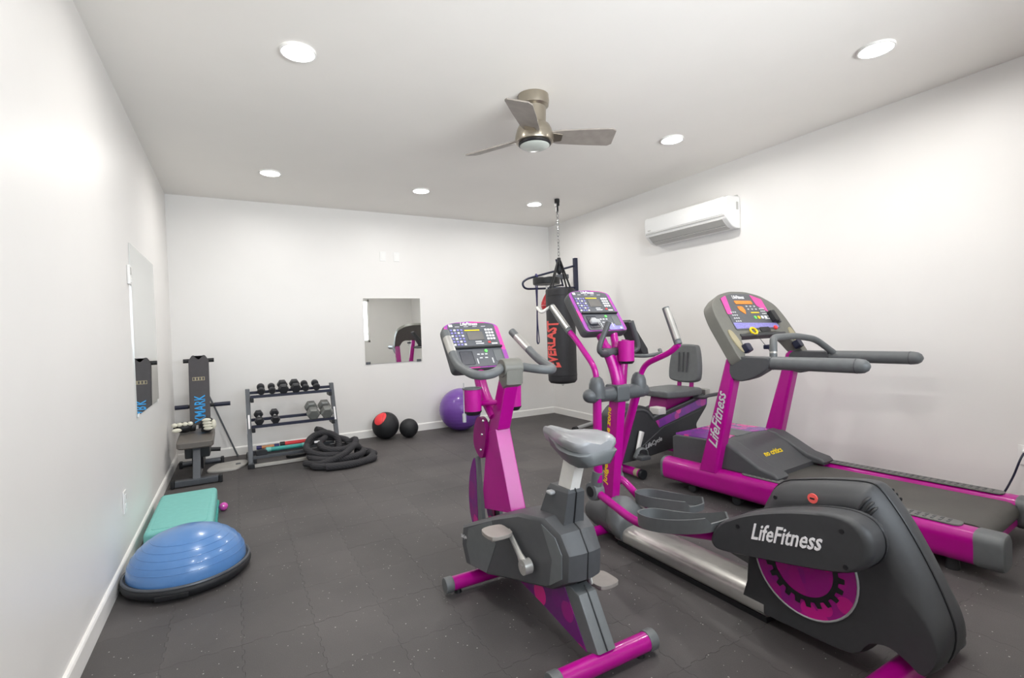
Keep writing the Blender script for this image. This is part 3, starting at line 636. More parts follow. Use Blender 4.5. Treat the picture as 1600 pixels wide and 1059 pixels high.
# white strap hooked on the left grip
t.part('grip_hook', G().tube(fillet([(EX-.18, 2.275, 1.38), (EX-.20, 2.31, 1.365), (EX-.235, 2.33, 1.335), (EX-.25, 2.36, 1.375)], .03, 5), [.009]*6+[.011]*6+[.009]*2, 10), 'white_metal')
fm = console(t, (EX-.016, 1.955, 1.205), (0, .19, .262), .325, .325, True)
cl = t.part('heart_strap_clip', G().box(-.115, -.045, .045, .075, .01, .035, .01).box(-.10, -.06, .055, .09, .008, .028, .008).map(fm), 'light_grey')
t.part('clip_cord', G().tube(spline([fm((-.075, .05, .035)), fm((-.06, 0, .03)), fm((-.065, -.05, .01)), fm((-.085, -.07, -.005)), fm((-.08, -.03, .02))], 4, False), .002, 6), 'light_grey')

# ------------------------------------------------------------------ treadmill, in its own frame: x = rearwards, y = across towards the wall
t = Thing('treadmill', 'magenta treadmill with long grey side arms beside the right wall', 'treadmill', (3.38, 2.44, 0), math.radians(-86), world=False)
W_ = .86
def rail_sec(v0, v1, z0, z1): return rrect(v0, v1, z0, z1, .06, 7)
for v0, v1 in ((0, .135), (W_-.135, W_)):
    rl = t.part('side_rail', G().ext([(a, b) for a, b in rail_sec(v0, v1, .055, .222)], 'x', .0, 1.80), 'purple')
    t.part('front_cap', G().ext(rail_sec(v0-.002, v1+.002, .053, .224), 'x', -.02, .01, .01), 'mid_grey', rl)
    t.part('rear_cap', G().ext(rail_sec(v0-.003, v1+.003, .052, .225), 'x', 1.78, 1.90, .02), 'mid_grey', rl)
    c0 = v0+.035 if v0 == 0 else v0+.02
    pad = t.part('step_pad', G().ext(rrect(.62, 1.74, c0, c0+.08, .035), 'z', .22, .229, .003), 'tread_pad', rl)
    g = G()
    for k in range(34): g.box(.66+k*.031, .672+k*.031, c0+.012, c0+.034, .2285, .231); g.box(.66+k*.031, .672+k*.031, c0+.046, c0+.068, .2285, .231)
    t.part('pad_ridges', g, 'charcoal', pad, smooth=0, kind='stuff')
t.part('deck', G().box(.3, 1.80, .13, W_-.13, .13, .185, .006), 'black')
bp_ = [(.35, .165), (.35, .205), (1.74, .205)] + [(1.76+.055*math.sin(a), .150+.055*math.cos(a)) for a in [PI*k/8 for k in range(9)]] + [(.35, .095), (.35, .15)]
t.part('running_belt', G().ext(bp_, 'y', .165, W_-.165), 'belt')
t.part('rear_crossbar', G().box(1.73, 1.80, .10, W_-.10, .07, .11, .01), 'purple')
t.part('front_crossbar', G().box(.02, .10, .10, W_-.10, .07, .20, .01), 'purple')
for u, v in ((.23, .07), (.23, W_-.07), (.58, .07), (.58, W_-.07), (1.70, .07), (1.70, W_-.07)):
    t.part('wheel' if u < .6 else 'foot', G().cyl((u, v-.025, .034), (u, v+.025, .034), .034, n=18, bev=.006) if u < .6 else G().cyl((u, v, 0), (u, v, .06), .03, .024, n=16), 'black_rubber')
# motor hood
hp = [(.03, .19), (.03, .375), (.06, .392), (.44, .402), (.50, .395), (.60, .345), (.72, .262), (.78, .236), (.78, .19)]
hd = t.part('motor_hood', G().ext(hp, 'y', .09, W_-.09, .012), 'charcoal')
t.part('hood_print', G().ext([(.05, .11), (.47, .11), (.40, .30), (.40, W_-.30), (.47, W_-.11), (.05, W_-.11)], 'z', .392, .4045).map(lambda p: Vector((p.x, p.y, p.z if p.x > .2 else p.z-.0015))), 'pink_print', hd, smooth=0)
t.part('hood_inset', G().box(.22, .42, .33, W_-.33, .398, .407, .004), 'mid_grey', hd)
for v0, v1 in ((.06, .20), (W_-.20, W_-.06)):
    wing = [(.45, .215), (.45, .41), (.52, .40), (.62, .35), (.74, .285), (.84, .262), (.862, .24), (.85, .215)]
    t.part('hood_wing', G().ext(wing, 'y', v0, v1, .02, 3), 'charcoal', hd)
t.part('lettering', text('no critics', (.642, .40, .3175), (0, 1, 0), (-.72, 0, .6), .22, .04, .1, .003), 'yellow_ink', hd)
# uprights
for i, v0 in enumerate((.0, W_-.10)):
    pl = t.part('upright', G().ext([(.32, .19), (.46, .19), (.64, .99), (.59, 1.02), (.555, .99)], 'y', v0, v0+.095, .02, 3), 'purple')
    t.part('upright_collar', G().ext([(.317, .21), (.468, .21), (.487, .295), (.338, .295)], 'y', v0-.003, v0+.098, .012), 'black', pl) if i else None
    if i == 0: t.part('lettering', text('LifeFitness', (.485, -.0015, .58), (.22, 0, 1), (-1, 0, .22), .40, .07, .5, .002), 'silver_ink', pl)
# console
fmt = frame_map((.665, W_/2, 1.01), (0, 1, 0), (-.275, 0, .45))
H_ = .535
con_o = r2([(-.445, -.02), (-.40, -.03), (-.335, .03), (-.29, .15), (-.20, .175), (.20, .175), (.29, .15), (.335, .03), (.40, -.03), (.445, -.02), (.44, .30), (.405, .42), (.27, .50), (.10, H_), (-.10, H_), (-.27, .50), (-.405, .42), (-.44, .30)], .05, 4)
ch = t.part('console_housing', G().ext(con_o, 'z', -.085, 0, .02, 3).map(fmt), 'olive_grey')
def cp(name, g, m, **k): return t.part(name, g.map(fmt), m, ch, **k)
cp('console_overlay', G().ext(r2([(-.30, .20), (.27, .20), (.25, .47), (.10, .51), (-.10, .51), (-.27, .47)], .02), 'z', 0, .004), 'panel')
cp('pink_corner', G().ext(r2([(-.295, .33), (-.24, .33), (-.19, .49), (-.265, .465)], .01), 'z', .004, .006), 'pink_ink')
cp('pink_corner', G().ext(r2([(.13, .40), (.235, .345), (.245, .46), (.12, .50)], .01), 'z', .004, .006), 'pink_ink')
cp('lilac_print', G().ext(r2([(-.29, .21), (.255, .21), (.25, .245), (-.29, .26)], .01), 'z', .004, .0055), 'lilac_ink')
cp('lettering', text('LifeFitness', (-.045, .478, .004), (1, 0, 0), (0, 1, 0), .15, .03, .3), 'white_ink')
cp('message_display', G().ext(rrect(-.125, .09, .415, .445, .006), 'z', .004, .007), 'orange_ink')
cp('heart_display', G().ext(r2([(-.13, .395), (-.065, .395), (-.055, .36), (-.075, .325), (-.125, .36)], .012), 'z', .004, .007), 'orange_ink')
g = G()
for r_ in range(2):
    for c_ in range(3): g.box(-.02+c_*.05, .0+c_*.05, .365+r_*.025, .375+r_*.025, .004, .007)
for r_ in range(5):
    for c_ in range(3): g.box(.135+c_*.022, .15+c_*.022, .28+r_*.022, .29+r_*.022, .004, .007)
for r_ in range(4):
    for c_ in range(3): g.box(-.25+c_*.025, -.235+c_*.025, .265+r_*.025, .275+r_*.025, .004, .007)
cp('keys', g, 'silver_ink', kind='stuff')
cp('title_strip', G().box(0, .105, .335, .345, .004, .006), 'yellow_ink')
for k, mm in enumerate(('green_ink', 'yellow_ink', 'white_ink', 'white_ink')): cp('speed_key', G().ext(rrect(.005+k*.045, .03+k*.045, .285, .31, .008), 'z', .004, .008), mm)
cp('stop_magnet', G().tube([(-.11+.035*math.cos(a), .185-.0+.025*math.sin(a), .006) for a in [2*PI*k/20 for k in range(20)]], .008, 8, closed=True), 'yellow_ink')
cp('coin_tray', G().ext(rrect(-.015, .115, .178, .215, .012), 'z', .002, .006), 'black')
cp('phone_cradle', G().ext(rrect(.20, .26, .25, .34, .01), 'z', .004, .04, .006), 'black')
cp('cradle_clip', G().box(.262, .285, .24, .35, .004, .03, .005), 'charcoal')
cp('emergency_button', G().lathe([(0, 0), (.016, 0), (.016, .012), (.012, .016), (0, .017)], (.19, .205, .002), 18), 'red_ink')
cp('fan_vent_tray', G().box(-.29, .29, .145, .17, -.05, .008, .008), 'dark_plastic')
for sg in (-1, 1):
    cp('side_badge', G().ext(s2([(sg*.36, .03), (sg*.39, .06), (sg*.41, .14), (sg*.40, .20), (sg*.36, .19), (sg*.34, .11)], 4), 'z', 0, .006), 'beige')
    cp('cup_mouth', G().ext(rrect(sg*.33-.03, sg*.33+.03, .02, .08, .015), 'z', -.01, .04, .008), 'navy')
t.part('safety_cord', G().tube([fmt((-.115, .17, .01)), fmt((-.115, .02, .03)), (.72, .30, 1.0)], .0022, 6), 'black')
t.part('safety_clip', G().box(.66, .70, .28, .36, 1.045, 1.075, .006), 'navy')
# arms
for i, v in enumerate((.045, W_-.06)):
    am = t.part('side_arm', G().tube([(.70, v, .972), (.80, v, .972), (1.33, v, .972), (1.355, v, .972), (1.372, v, .972), (1.382, v, .972)], [.04, .041, .041, .037, .026, .008], 20), 'mid_grey')
    t.part('arm_bracket', G().ext(r2([(.575, .90), (.60, .86), (.66, .845), (.75, .875), (.84, .932), (.86, 1.008), (.62, 1.012), (.585, .99)], .02), 'y', v-.046, v+.046, .014), 'charcoal', am)
    t.part('arm_ring', G().tube([(.852, v, .972), (.858, v, .972)], .043, 20).tube([(1.315, v, .972), (1.32, v, .972)], .0422, 20), 'charcoal', am)
hbp = fillet([(.85, .06, .99), (.845, .075, 1.09), (.82, .12, 1.13), (.80, .43, 1.13), (.82, .66, 1.10), (.88, .78, 1.0)], .06, 6)
hbo = t.part('heart_rate_bar', G().tube(hbp, .022, 14), 'mid_grey')
t.part('pulse_sensor', G().tube([hbp[1]*.8+hbp[0]*.2, hbp[1]], .0228, 14), 'silver', hbo)

# ------------------------------------------------------------------ recumbent bike in the right corner, facing left (axis y = 2.90)
RY = 2.90
t = Thing('recumbent_exercise_bike', 'magenta and black recumbent exercise bike with grey backrest, in front of the treadmill', 'exercise bike', (3.8, RY, 0))
st = t.part('stabilizer', G().cyl((3.37, RY-.245, .045), (3.37, RY+.29, .045), .034, n=20), 'purple')
for sg, yy in ((-1, RY-.24), (1, RY+.285)): t.part('end_cap', G().cyl((3.37, yy, .045), (3.37, yy+sg*.035, .045), .039, n=20, bev=.006), 'black', st)
t.part('warning_label', G().tube([(3.37, RY-.225, .045), (3.37, RY-.185, .045)], .0345, 20), 'beige', st)
st2 = t.part('stabilizer', G().cyl((4.20, RY-.29, .045), (4.20, RY+.29, .045), .03, n=20), 'purple')
for sg in (-1, 1): t.part('end_cap', G().cyl((4.20, RY+sg*.28, .045), (4.20, RY+sg*.32, .045), .034, n=20, bev=.006), 'black', st2)
body = [(3.24, .115), (3.26, .30), (3.285, .50), (3.36, .565), (3.47, .578), (3.57, .55), (3.66, .46), (4.29, .60), (4.325, .58), (4.315, .485), (4.26, .43), (4.16, .33), (4.19, .27), (4.17, .16), (3.80, .15), (3.5, .12)]
bo = t.part('body', G().ext(r2(body, .03, 3), 'y', RY-.13, RY+.13, .02, 3), 'dark_plastic')
for sg in (-1, 1):
    yy = RY+sg*.131
    t.part('print_strip', G().ext([(3.66, .42), (4.30, .575), (4.305, .50), (3.70, .36)], 'y', yy-sg*.003, yy+sg*.003), 'pink_print', bo, smooth=0)
    t.part('strip_edge', G().tube([(3.62, yy, .45), (4.29, yy, .597)], .007, 8), 'mid_grey', bo)
    t.part('lower_ridge', G().tube([(3.50, yy, .225), (3.75, yy, .36), (4.24, yy, .46)], .005, 8), 'charcoal', bo)
    t.part('belt_cover', G().tube(spline([(3.30, yy, .46), (3.38, yy, .52), (3.48, yy, .535), (3.57, yy, .505), (3.63, yy, .44)], 5, False), .012, 8), 'charcoal', bo)
t.part('lettering', text('LifeCycle', (3.63, RY-.131, .235), (1, 0, .25), (-.25, 0, 1), .20, .05, .3, .003), 'silver_ink', bo)
t.part('mast', G().tube([(3.38, RY, .52), (3.42, RY, .80), (3.47, RY, 1.12)], [.045, .04, .035], 14), 'purple')
t.part('console_back', G().ext([(3.44, 1.27), (3.475, 1.29), (3.66, 1.04), (3.67, .99), (3.60, .99)], 'y', RY-.07, RY+.07, .012), 'dark_plastic')
t.part('console_panel', G().ext([(3.474, 1.285), (3.48, 1.288), (3.655, 1.055), (3.65, 1.05)], 'y', RY-.055, RY+.055), 'panel')
t.part('handlebar', G().tube(fillet([(3.46, RY, .99), (3.50, RY-.20, .985), (3.64, RY-.24, 1.0), (3.66, RY-.20, 1.03)], .06), .016, 12).tube(fillet([(3.46, RY, .99), (3.50, RY+.20, .985), (3.64, RY+.24, 1.0), (3.66, RY+.20, 1.03)], .06), .016, 12), 'mid_grey')
t.part('seat_carriage', G().ext([(3.80, .48), (4.12, .55), (4.16, .60), (3.84, .60)], 'y', RY-.10, RY+.10, .01), 'purple_dark')
t.part('rail_block', G().box(3.68, 3.77, RY-.15, RY-.04, .47, .53, .008), 'white_metal')
t.part('rail_end', G().box(4.27, 4.34, RY-.15, RY+.15, .575, .64, .01), 'silver')
t.part('seat', G().ext(s2([(3.78, RY-.10), (3.80, RY-.17), (3.95, RY-.205), (4.12, RY-.20), (4.20, RY-.16), (4.21, RY), (4.20, RY+.16), (4.12, RY+.20), (3.95, RY+.205), (3.80, RY+.17), (3.78, RY+.10)], 4), 'z', .60, .665, .02, 3), 'mid_grey')
for sg in (-1, 1):
    t.part('back_support', G().tube([(4.17, RY+sg*.07, .55), (4.20, RY+sg*.07, .85)], .02, 12), 'purple')
bk = [(-.14, 0), (-.175, .05), (-.17, .18), (-.14, .31), (-.09, .335), (.09, .335), (.14, .31), (.17, .18), (.175, .05), (.14, 0), (0, -.015)]
t.part('backrest', G().ext(s2(bk, 4), 'z', -.03, .03, .018, 3).map(frame_map((4.175, RY, .715), (0, -1, 0), (.12, 0, 1))), 'mid_grey')
for sg in (-1, 0, 1): t.part('backrest_groove', G().tube([(4.145, RY+sg*.045, .80), (4.168, RY+sg*.05, .98)], .006, 8), 'charcoal')
for sg in (-1, 1): t.part('seat_handle', G().tube(fillet([(4.12, RY+sg*.15, .585), (4.14, RY+sg*.24, .585), (4.18, RY+sg*.25, .60), (4.36, RY+sg*.235, .60)], .03), .016, 12), 'charcoal')
for sg, (ey, ez) in ((-1, (3.40, .17)), (1, (3.55, .55))):
    k = t.part('crank', G().tube([(3.47, RY+sg*.16, .36), (ey, RY+sg*.165, ez)], [.028, .018], 12, flat=.6), 'white_metal')
    t.part('pedal', G().box(ey-.05, ey+.05, RY+sg*.17, RY+sg*.28, ez-.018, ez+.018, .012), 'charcoal', k)
    t.part('pedal_strap', G().tube(fillet([(ey-.05, RY+sg*.20, ez), (ey-.02, RY+sg*.21, ez+.075), (ey+.06, RY+sg*.22, ez+.06), (ey+.07, RY+sg*.22, ez)], .05), .008, 8, flat=2.5), 'mid_grey', k)
# ================================================================== ceiling fan, air conditioner, mirrors, plates
FX, FY = 2.298, 2.407
t = Thing('ceiling_fan', 'brushed nickel ceiling fan with grey blades and a round glass light', 'ceiling fan', (FX, FY, 2.40))
t.part('canopy', G().lathe([(.10, 2.738), (.103, 2.70), (.098, 2.672), (.082, 2.66)], (FX, FY, 0), 32), 'nickel')
mo = t.part('motor_neck', G().lathe([(.082, 2.668), (.08, 2.64), (.077, 2.57), (.083, 2.553), (.10, 2.545), (.112, 2.52), (.118, 2.50), (.118, 2.492), (.122, 2.49), (.126, 2.462), (.12, 2.44), (.10, 2.434)], (FX, FY, 0), 36), 'nickel', smooth=40)
t.part('light_rim', G().lathe([(.104, 2.442), (.104, 2.424), (.098, 2.42)], (FX, FY, 0), 32), 'black', mo)
t.part('light_glass', G().lathe([(.096, 2.432), (.096, 2.418), (.08, 2.408), (.04, 2.402), (0, 2.40)], (FX, FY, 0), 32), 'fan_glass', mo)
for a in (-24, 117, 228):
    a = math.radians(a); d = Vector((math.cos(a), math.sin(a), 0)); p = Vector((-d.y, d.x, 0)); c = Vector((FX, FY, 2.478))
    prof = [(.10, .045, .0), (.16, .06, .0), (.34, .072, .0), (.50, .078, .0), (.525, .06, .0)]
    rg = []
    for r_, hw, dz in prof:
        tl = .30
        rg.append([c+d*r_+p*(hw*s_)+Vector((0, 0, -hw*s_*tl*1.0+h_)) for s_, h_ in ((-1, -.004), (1, -.004), (1, .004), (-1, .004))])
    b = t.part('blade', G().loft(rg), 'fan_blade', smooth=0)
    t.part('blade_holder', G().loft([[c+d*r_+p*(hw*s_)+Vector((0, 0, -hw*s_*.3+h_)) for s_, h_ in ((-1, -.007), (1, -.007), (1, .006), (-1, .006))] for r_, hw in ((.08, .03), (.12, .04), (.18, .03))]), 'nickel', b, smooth=0)

AY0, AY1 = 2.62, 3.63
t = Thing('air_conditioner', 'white split air conditioner mounted high on the right wall', 'air conditioner', (ROOM_W-.1, (AY0+AY1)/2, 2.10))
X = ROOM_W
ap = [(X-.001, 2.395), (X-.16, 2.39), (X-.20, 2.37), (X-.212, 2.30), (X-.205, 2.215), (X-.185, 2.175), (X-.12, 2.115), (X-.06, 2.098), (X-.001, 2.10)]
acb = t.part('body', G().ext(ap, 'y', AY0, AY1, .012, 3), 'ac_white')
t.part('front_panel', G().ext([(X-.195, 2.378), (X-.206, 2.365), (X-.219, 2.30), (X-.212, 2.222), (X-.205, 2.222), (X-.212, 2.30), (X-.20, 2.37)], 'y', AY0+.025, AY1-.025), 'ac_white', acb)
t.part('panel_gap', G().box(X-.207, X-.19, AY0+.02, AY1-.02, 2.205, 2.214), 'ac_grey', acb)
t.part('louver', G().ext([(X-.188, 2.183), (X-.196, 2.178), (X-.142, 2.128), (X-.134, 2.132)], 'y', AY0+.05, AY1-.05), 'ac_grey', acb)
t.part('louver', G().ext([(X-.138, 2.130), (X-.140, 2.122), (X-.085, 2.098), (X-.082, 2.106)], 'y', AY0+.05, AY1-.05), 'ac_grey', acb)
t.part('outlet_slot', G().ext([(X-.136, 2.134), (X-.14, 2.126), (X-.134, 2.122)], 'y', AY0+.05, AY1-.05), 'gun_metal', acb)
t.part('side_label', G().box(X-.06, X-.03, AY0-.001, AY0+.002, 2.27, 2.34), 'ac_grey', acb)
t.part('logo', G().ext(rrect(AY1-.10, AY1-.06, 2.235, 2.245, .004), 'x', X-.218, X-.213), 'ac_grey', acb)
for n_, y in (('hook', AY0+.10),): t.part('wall_bracket', G().box(X-.02, X-.0005, AY0+.02, AY1-.02, 2.385, 2.41), 'ac_grey', acb)

t = Thing('wall_mirror', 'square frameless mirror on the back wall reflecting the treadmill', 'mirror', (2.28, ROOM_D-.004, .88))
t.part('glass', G().box(1.93, 2.642, ROOM_D-.0075, ROOM_D-.0005, .892, 1.688), 'mirror_glass', smooth=0)
for x in (1.962, 2.60): t.part('corner_clip', G().box(x-.028, x+.028, ROOM_D-.011, ROOM_D-.0005, .885, .915, .002), 'gun_metal')
t = Thing('wall_mirror', 'tall frameless mirror on the left wall above the weight bench', 'mirror', (.004, 4.1, .76))
t.part('glass', G().box(.0005, .0075, 3.585, 4.615, .772, 1.868), 'mirror_glass', smooth=0)
for y in (3.64, 4.56): t.part('corner_clip', G().box(.0005, .011, y-.022, y+.022, .762, .782, .002), 'plate_white')
t = Thing('wall_sensor', 'small white box on the left wall at the mirror edge', 'sensor', (.016, 3.53, 1.62))
t.part('case', G().box(.0005, .016, 3.50, 3.55, 1.60, 1.72, .004), 'plate_white'); t.part('lens', G().box(.015, .018, 3.51, 3.54, 1.66, 1.705, .001), 'ac_grey'); t.part('button', G().box(.015, .019, 3.51, 3.54, 1.61, 1.635, .002), 'ac_white')
for x, w in ((2.19, 'left'), (2.36, 'right')):
    t = Thing('wall_plate', 'white blank wall plate on the back wall, %s one of the pair above the mirror' % w, 'wall plate', (x, ROOM_D-.004, 2.20), group='wall plates above the back mirror')
    t.part('plate', G().box(x-.036, x+.036, ROOM_D-.007, ROOM_D-.0005, 2.145, 2.26, .003), 'ac_white'); t.part('insert', G().box(x-.016, x+.016, ROOM_D-.009, ROOM_D-.006, 2.17, 2.235, .001), 'plate_white')
t = Thing('wall_outlet', 'white wall outlet low on the left wall above the baseboard', 'outlet', (.004, 3.10, .37))
t.part('plate', G().box(.0005, .007, 3.063, 3.137, .31, .43, .003), 'plate_white')
for z in (.345, .395): t.part('socket', G().box(.006, .009, 3.085, 3.115, z-.014, z+.014, .001), 'ac_white')
t = Thing('wall_outlet', 'white wall outlet on the right wall with a plug in it', 'outlet', (ROOM_W-.004, .765, .375))
t.part('plate', G().box(ROOM_W-.007, ROOM_W-.0005, .728, .802, .32, .44, .003), 'plate_white')
for z in (.355, .405): t.part('socket', G().box(ROOM_W-.009, ROOM_W-.006, .75, .78, z-.014, z+.014, .001), 'ac_white')
t = Thing('power_cord', 'dark power cord hanging from the right wall outlet behind the treadmill', 'cord', (ROOM_W-.05, .80, 0))
t.part('plug', G().cyl((ROOM_W-.0095, .765, .405), (ROOM_W-.045, .765, .40), .018, .012, n=14), 'ac_white')
t.part('cable', G().tube(spline([(ROOM_W-.045, .765, .40), (ROOM_W-.075, .775, .36), (ROOM_W-.08, .81, .24), (ROOM_W-.10, .86, .12), (ROOM_W-.12, .95, .02), (ROOM_W-.13, 1.3, .008), (ROOM_W-.12, 1.8, .008)], 6, False), .0055, 8), 'navy')

# ================================================================== punching bag, speed bag frame
PX, PY = 3.878, 4.426
t = Thing('punching_bag', 'long black punching bag with red lettering hanging from a chain', 'punching bag', (PX, PY, .60))
def circ(r, z): return [(PX+r*math.cos(2*PI*k/36), PY+r*math.sin(2*PI*k/36), z) for k in range(36)]
bg = t.part('bag', G().loft([circ(.09, .602), circ(.145, .612), circ(.166, .64), circ(.168, .70), circ(.168, 1.55), circ(.168, 1.685), circ(.16, 1.70), circ(.10, 1.705)]), 'bag_vinyl', smooth=50)
t.part('bag_seam', G().tube(circ(.1685, .70), .003, 6, closed=True).tube(circ(.1685, 1.62), .003, 6, closed=True), 'black', bg)
t.part('bottom_ring', G().tube([(PX+.012*math.cos(a), PY, .588+.012*math.sin(a)) for a in [2*PI*k/12 for k in range(12)]], .004, 6, closed=True), 'chrome', bg)
# lettering wrapped round the bag, taller at both ends
vs, fs = textmesh('EVERLAST', 0, .02, .035)
xs = [v.x for v in vs]; ysx = [v.y for v in vs]; x0, x1, y0, y1 = min(xs), max(xs), min(ysx), max(ysx)
cam_ang = math.atan2(CAM.y-PY, CAM.x-PX)
def wrap(v):
    u = (v.x-x0)/(x1-x0); h = (v.y-y0)/(y1-y0); w = .46+.54*abs(2*u-1)**1.7
    z = .80+u*.53; ang = cam_ang+math.radians(-72) + math.radians(70)*(1-h*1.0)*(.68+.32*abs(2*u-1)**2.2)
    r = .171 if v.z > 0 else .1675
    return Vector((PX+r*math.cos(ang), PY+r*math.sin(ang), z))
b = bmesh.new(); bv = [b.verts.new(v) for v in vs]
for f in fs:
    try: b.faces.new([bv[i] for i in f])
    except ValueError: pass
bmesh.ops.triangulate(b, faces=b.faces[:])
for _ in range(2):
    bmesh.ops.subdivide_edges(b, edges=[e for e in b.edges if e.calc_length() > .18], cuts=1); bmesh.ops.triangulate(b, faces=b.faces[:])
tg_ = G().bm(b); b.free(); tg_.map(wrap)
t.part('lettering', tg_, 'coral_ink', bg, smooth=0)
# straps and swivel
for a in (20, 110, 200, 290):
    a = math.radians(a); t.part('strap', G().tube([(PX+.150*math.cos(a), PY+.150*math.sin(a), 1.69), (PX+.02*math.cos(a), PY+.02*math.sin(a), 2.02)], .008, 8, flat=1.8), 'black')
t.part('swivel', G().cyl((PX, PY, 1.98), (PX, PY, 2.06), .028, .02, n=14).ball((PX, PY, 1.93), .04, 12, (1, 1, 1.6)), 'iron')
z = 2.055; k = 0
while z < 2.60:
    R_ = .022; pts = []
    for q in range(12):
        a = 2*PI*q/12; hx = .013*math.cos(a); hz_ = .024*math.sin(a)
        pts.append((PX+(hx if k % 2 else 0), PY+(0 if k % 2 else hx), z+.015+hz_))
    t.part('chain_link', G().tube(pts, .0042, 6, closed=True), 'chrome'); z += .037; k += 1
t.part('ceiling_hanger', G().cyl((PX, PY, 2.585), (PX, PY, 2.70), .014, n=12).cyl((PX, PY, 2.70), (PX, PY, 2.739), .03, n=16).box(PX-.02, PX+.02, PY-.02, PY+.02, 2.66, 2.70, .004), 'black')

SY = 5.116
t = Thing('speed_bag_platform', 'black steel speed bag platform mounted on the right wall near the corner', 'wall bracket', (ROOM_W-.03, SY, 1.78))
t.part('wall_bar', G().box(ROOM_W-.05, ROOM_W-.0005, SY-.025, SY+.025, 1.74, 2.19, .004), 'navy')
lp = fillet([(ROOM_W-.05, SY, 2.083), (3.86, SY, 1.893), (3.785, SY, 1.845), (3.80, SY, 1.785), (3.85, SY, 1.762), (ROOM_W-.05, SY, 1.79)], .04, 5)
t.part('support_loop', G().tube(lp, .0135, 12), 'navy')
lp2 = [(p.x, p.y-.355, p.z) for p in lp]
t.part('brace', G().tube([(4.20, SY-.17, 2.13), (4.36, SY-.08, 1.80)], .012, 10), 'navy')
t.part('cross_tube', G().cyl((4.20, SY-.30, 1.79), (4.20, SY+.01, 1.79), .012, n=10), 'navy')
t.part('drum_board', G().lathe([(0, 1.80), (.165, 1.80), (.17, 1.81), (.17, 1.875), (.165, 1.882), (0, 1.882)], (4.0, SY-.23, 0), 36), 'black')
t.part('clamp', G().box(4.22, 4.36, SY-.22, SY-.12, 1.88, 1.94, .01), 'gun_metal')
t.part('swivel_hook', G().cyl((4.0, SY-.23, 1.74), (4.0, SY-.23, 1.80), .012, n=10), 'chrome')
t = Thing('speed_bag', 'red leather speed bag shaped like a teardrop, hanging behind the punching bag', 'speed bag', (4.0, SY-.23, 1.46))
t.part('bladder', G().lathe([(0, 1.462), (.035, 1.467), (.068, 1.495), (.08, 1.535), (.07, 1.58), (.045, 1.635), (.02, 1.68), (.008, 1.705), (.006, 1.735)], (4.0, SY-.23, 0), 28), 'red_leather', smooth=60)
t.part('seam', G().tube([(4.0+.081*math.cos(a), SY-.23+.081*math.sin(a), 1.535) for a in [2*PI*k/24 for k in range(24)]], .002, 6, closed=True), 'white_ink')
bx = 3.995; by = SY
single('resistance_band', G().tube(spline([(bx, by, 1.957), (bx, by-.025, 1.93), (bx, by-.026, 1.88), (bx-.012, by-.03, 1.70), (bx-.026, by-.03, 1.30), (bx-.032, by-.025, 1.10), (bx, by, 1.055), (bx+.032, by+.025, 1.10), (bx+.022, by+.03, 1.30), (bx+.012, by+.03, 1.70), (bx, by+.026, 1.88), (bx, by+.025, 1.93)], 5), .0065, 8, closed=True, flat=1.6), 'band_blue', 'dark blue resistance band looped over the wall frame, hanging down', 'resistance band', (bx, by, 1.055))

# ================================================================== balls
def ballthing(name, c, r, m, label, cat, fn=None):
    t = Thing(name, label, cat, (c[0], c[1], 0)); t.part('shell', G().ball((c[0], c[1], r), r, 40), m, smooth=80)
    return t
t = ballthing('medicine_ball', (2.095, 5.582), .157, 'black_rubber', 'black medicine ball with a red panel by the back wall', 'medicine ball')
# red panel patch lies on the sphere, upper left
def patch(c, r, d, half, mm, tt, name):
    d = Vector(d).normalized(); e1 = d.orthogonal().normalized(); e2 = d.cross(e1); vs_ = []; fs__ = []; n_ = 32; R_ = 6
    for i in range(R_+1):
        for k in range(n_):
            a = 2*PI*k/n_; th = half*i/R_; q = d*math.cos(th)+(e1*math.cos(a)+e2*math.sin(a)*.75)*math.sin(th); vs_.append(Vector(c)+q.normalized()*r)
    for i in range(R_):
        for k in range(n_): fs__.append((i*n_+k, i*n_+(k+1) % n_, (i+1)*n_+(k+1) % n_, (i+1)*n_+k))
    return tt.part(name, G().add(vs_, fs__), mm, smooth=80)
patch((2.095, 5.582, .157), .1582, (-.60, -.48, .80), .60, 'red_ink', t, 'red_panel')
for a in range(3):
    d = Vector((math.cos(a*PI/3), math.sin(a*PI/3), 0)); t.part('seam', G().tube([Vector((2.095, 5.582, .157))+(d*math.cos(q)+Vector((0, 0, 1))*math.sin(q))*.1575 for q in [2*PI*k/40 for k in range(40)]], .0016, 5, closed=True), 'black')
t = ballthing('medicine_ball', (2.342, 5.47), .112, 'black_rubber', 'small plain black medicine ball beside the red-panelled one', 'medicine ball')
t.part('valve', G().lathe([(0, 0), (.012, 0), (.012, .003), (0, .003)], (2.342-.05, 5.47-.1, .13), 12, (-.45, -.88, .15)), 'black')
t.part('seam', G().tube([(2.342+.1125*math.cos(q), 5.47+.1125*math.sin(q), .112) for q in [2*PI*k/40 for k in range(40)]], .0015, 5, closed=True), 'black')
t = ballthing('exercise_ball', (3.02, 5.47), .265, 'violet_ball', 'large purple exercise ball against the back wall', 'exercise ball')
for k in range(-4, 5): z = .265+k*.045; t.part('ridge', G().tube([(3.02+math.sqrt(.2652**2-(k*.045)**2)*math.cos(q), 5.47+math.sqrt(.2652**2-(k*.045)**2)*math.sin(q), z) for q in [2*PI*j/48 for j in range(48)]], .0014, 5, closed=True), 'violet_ball')
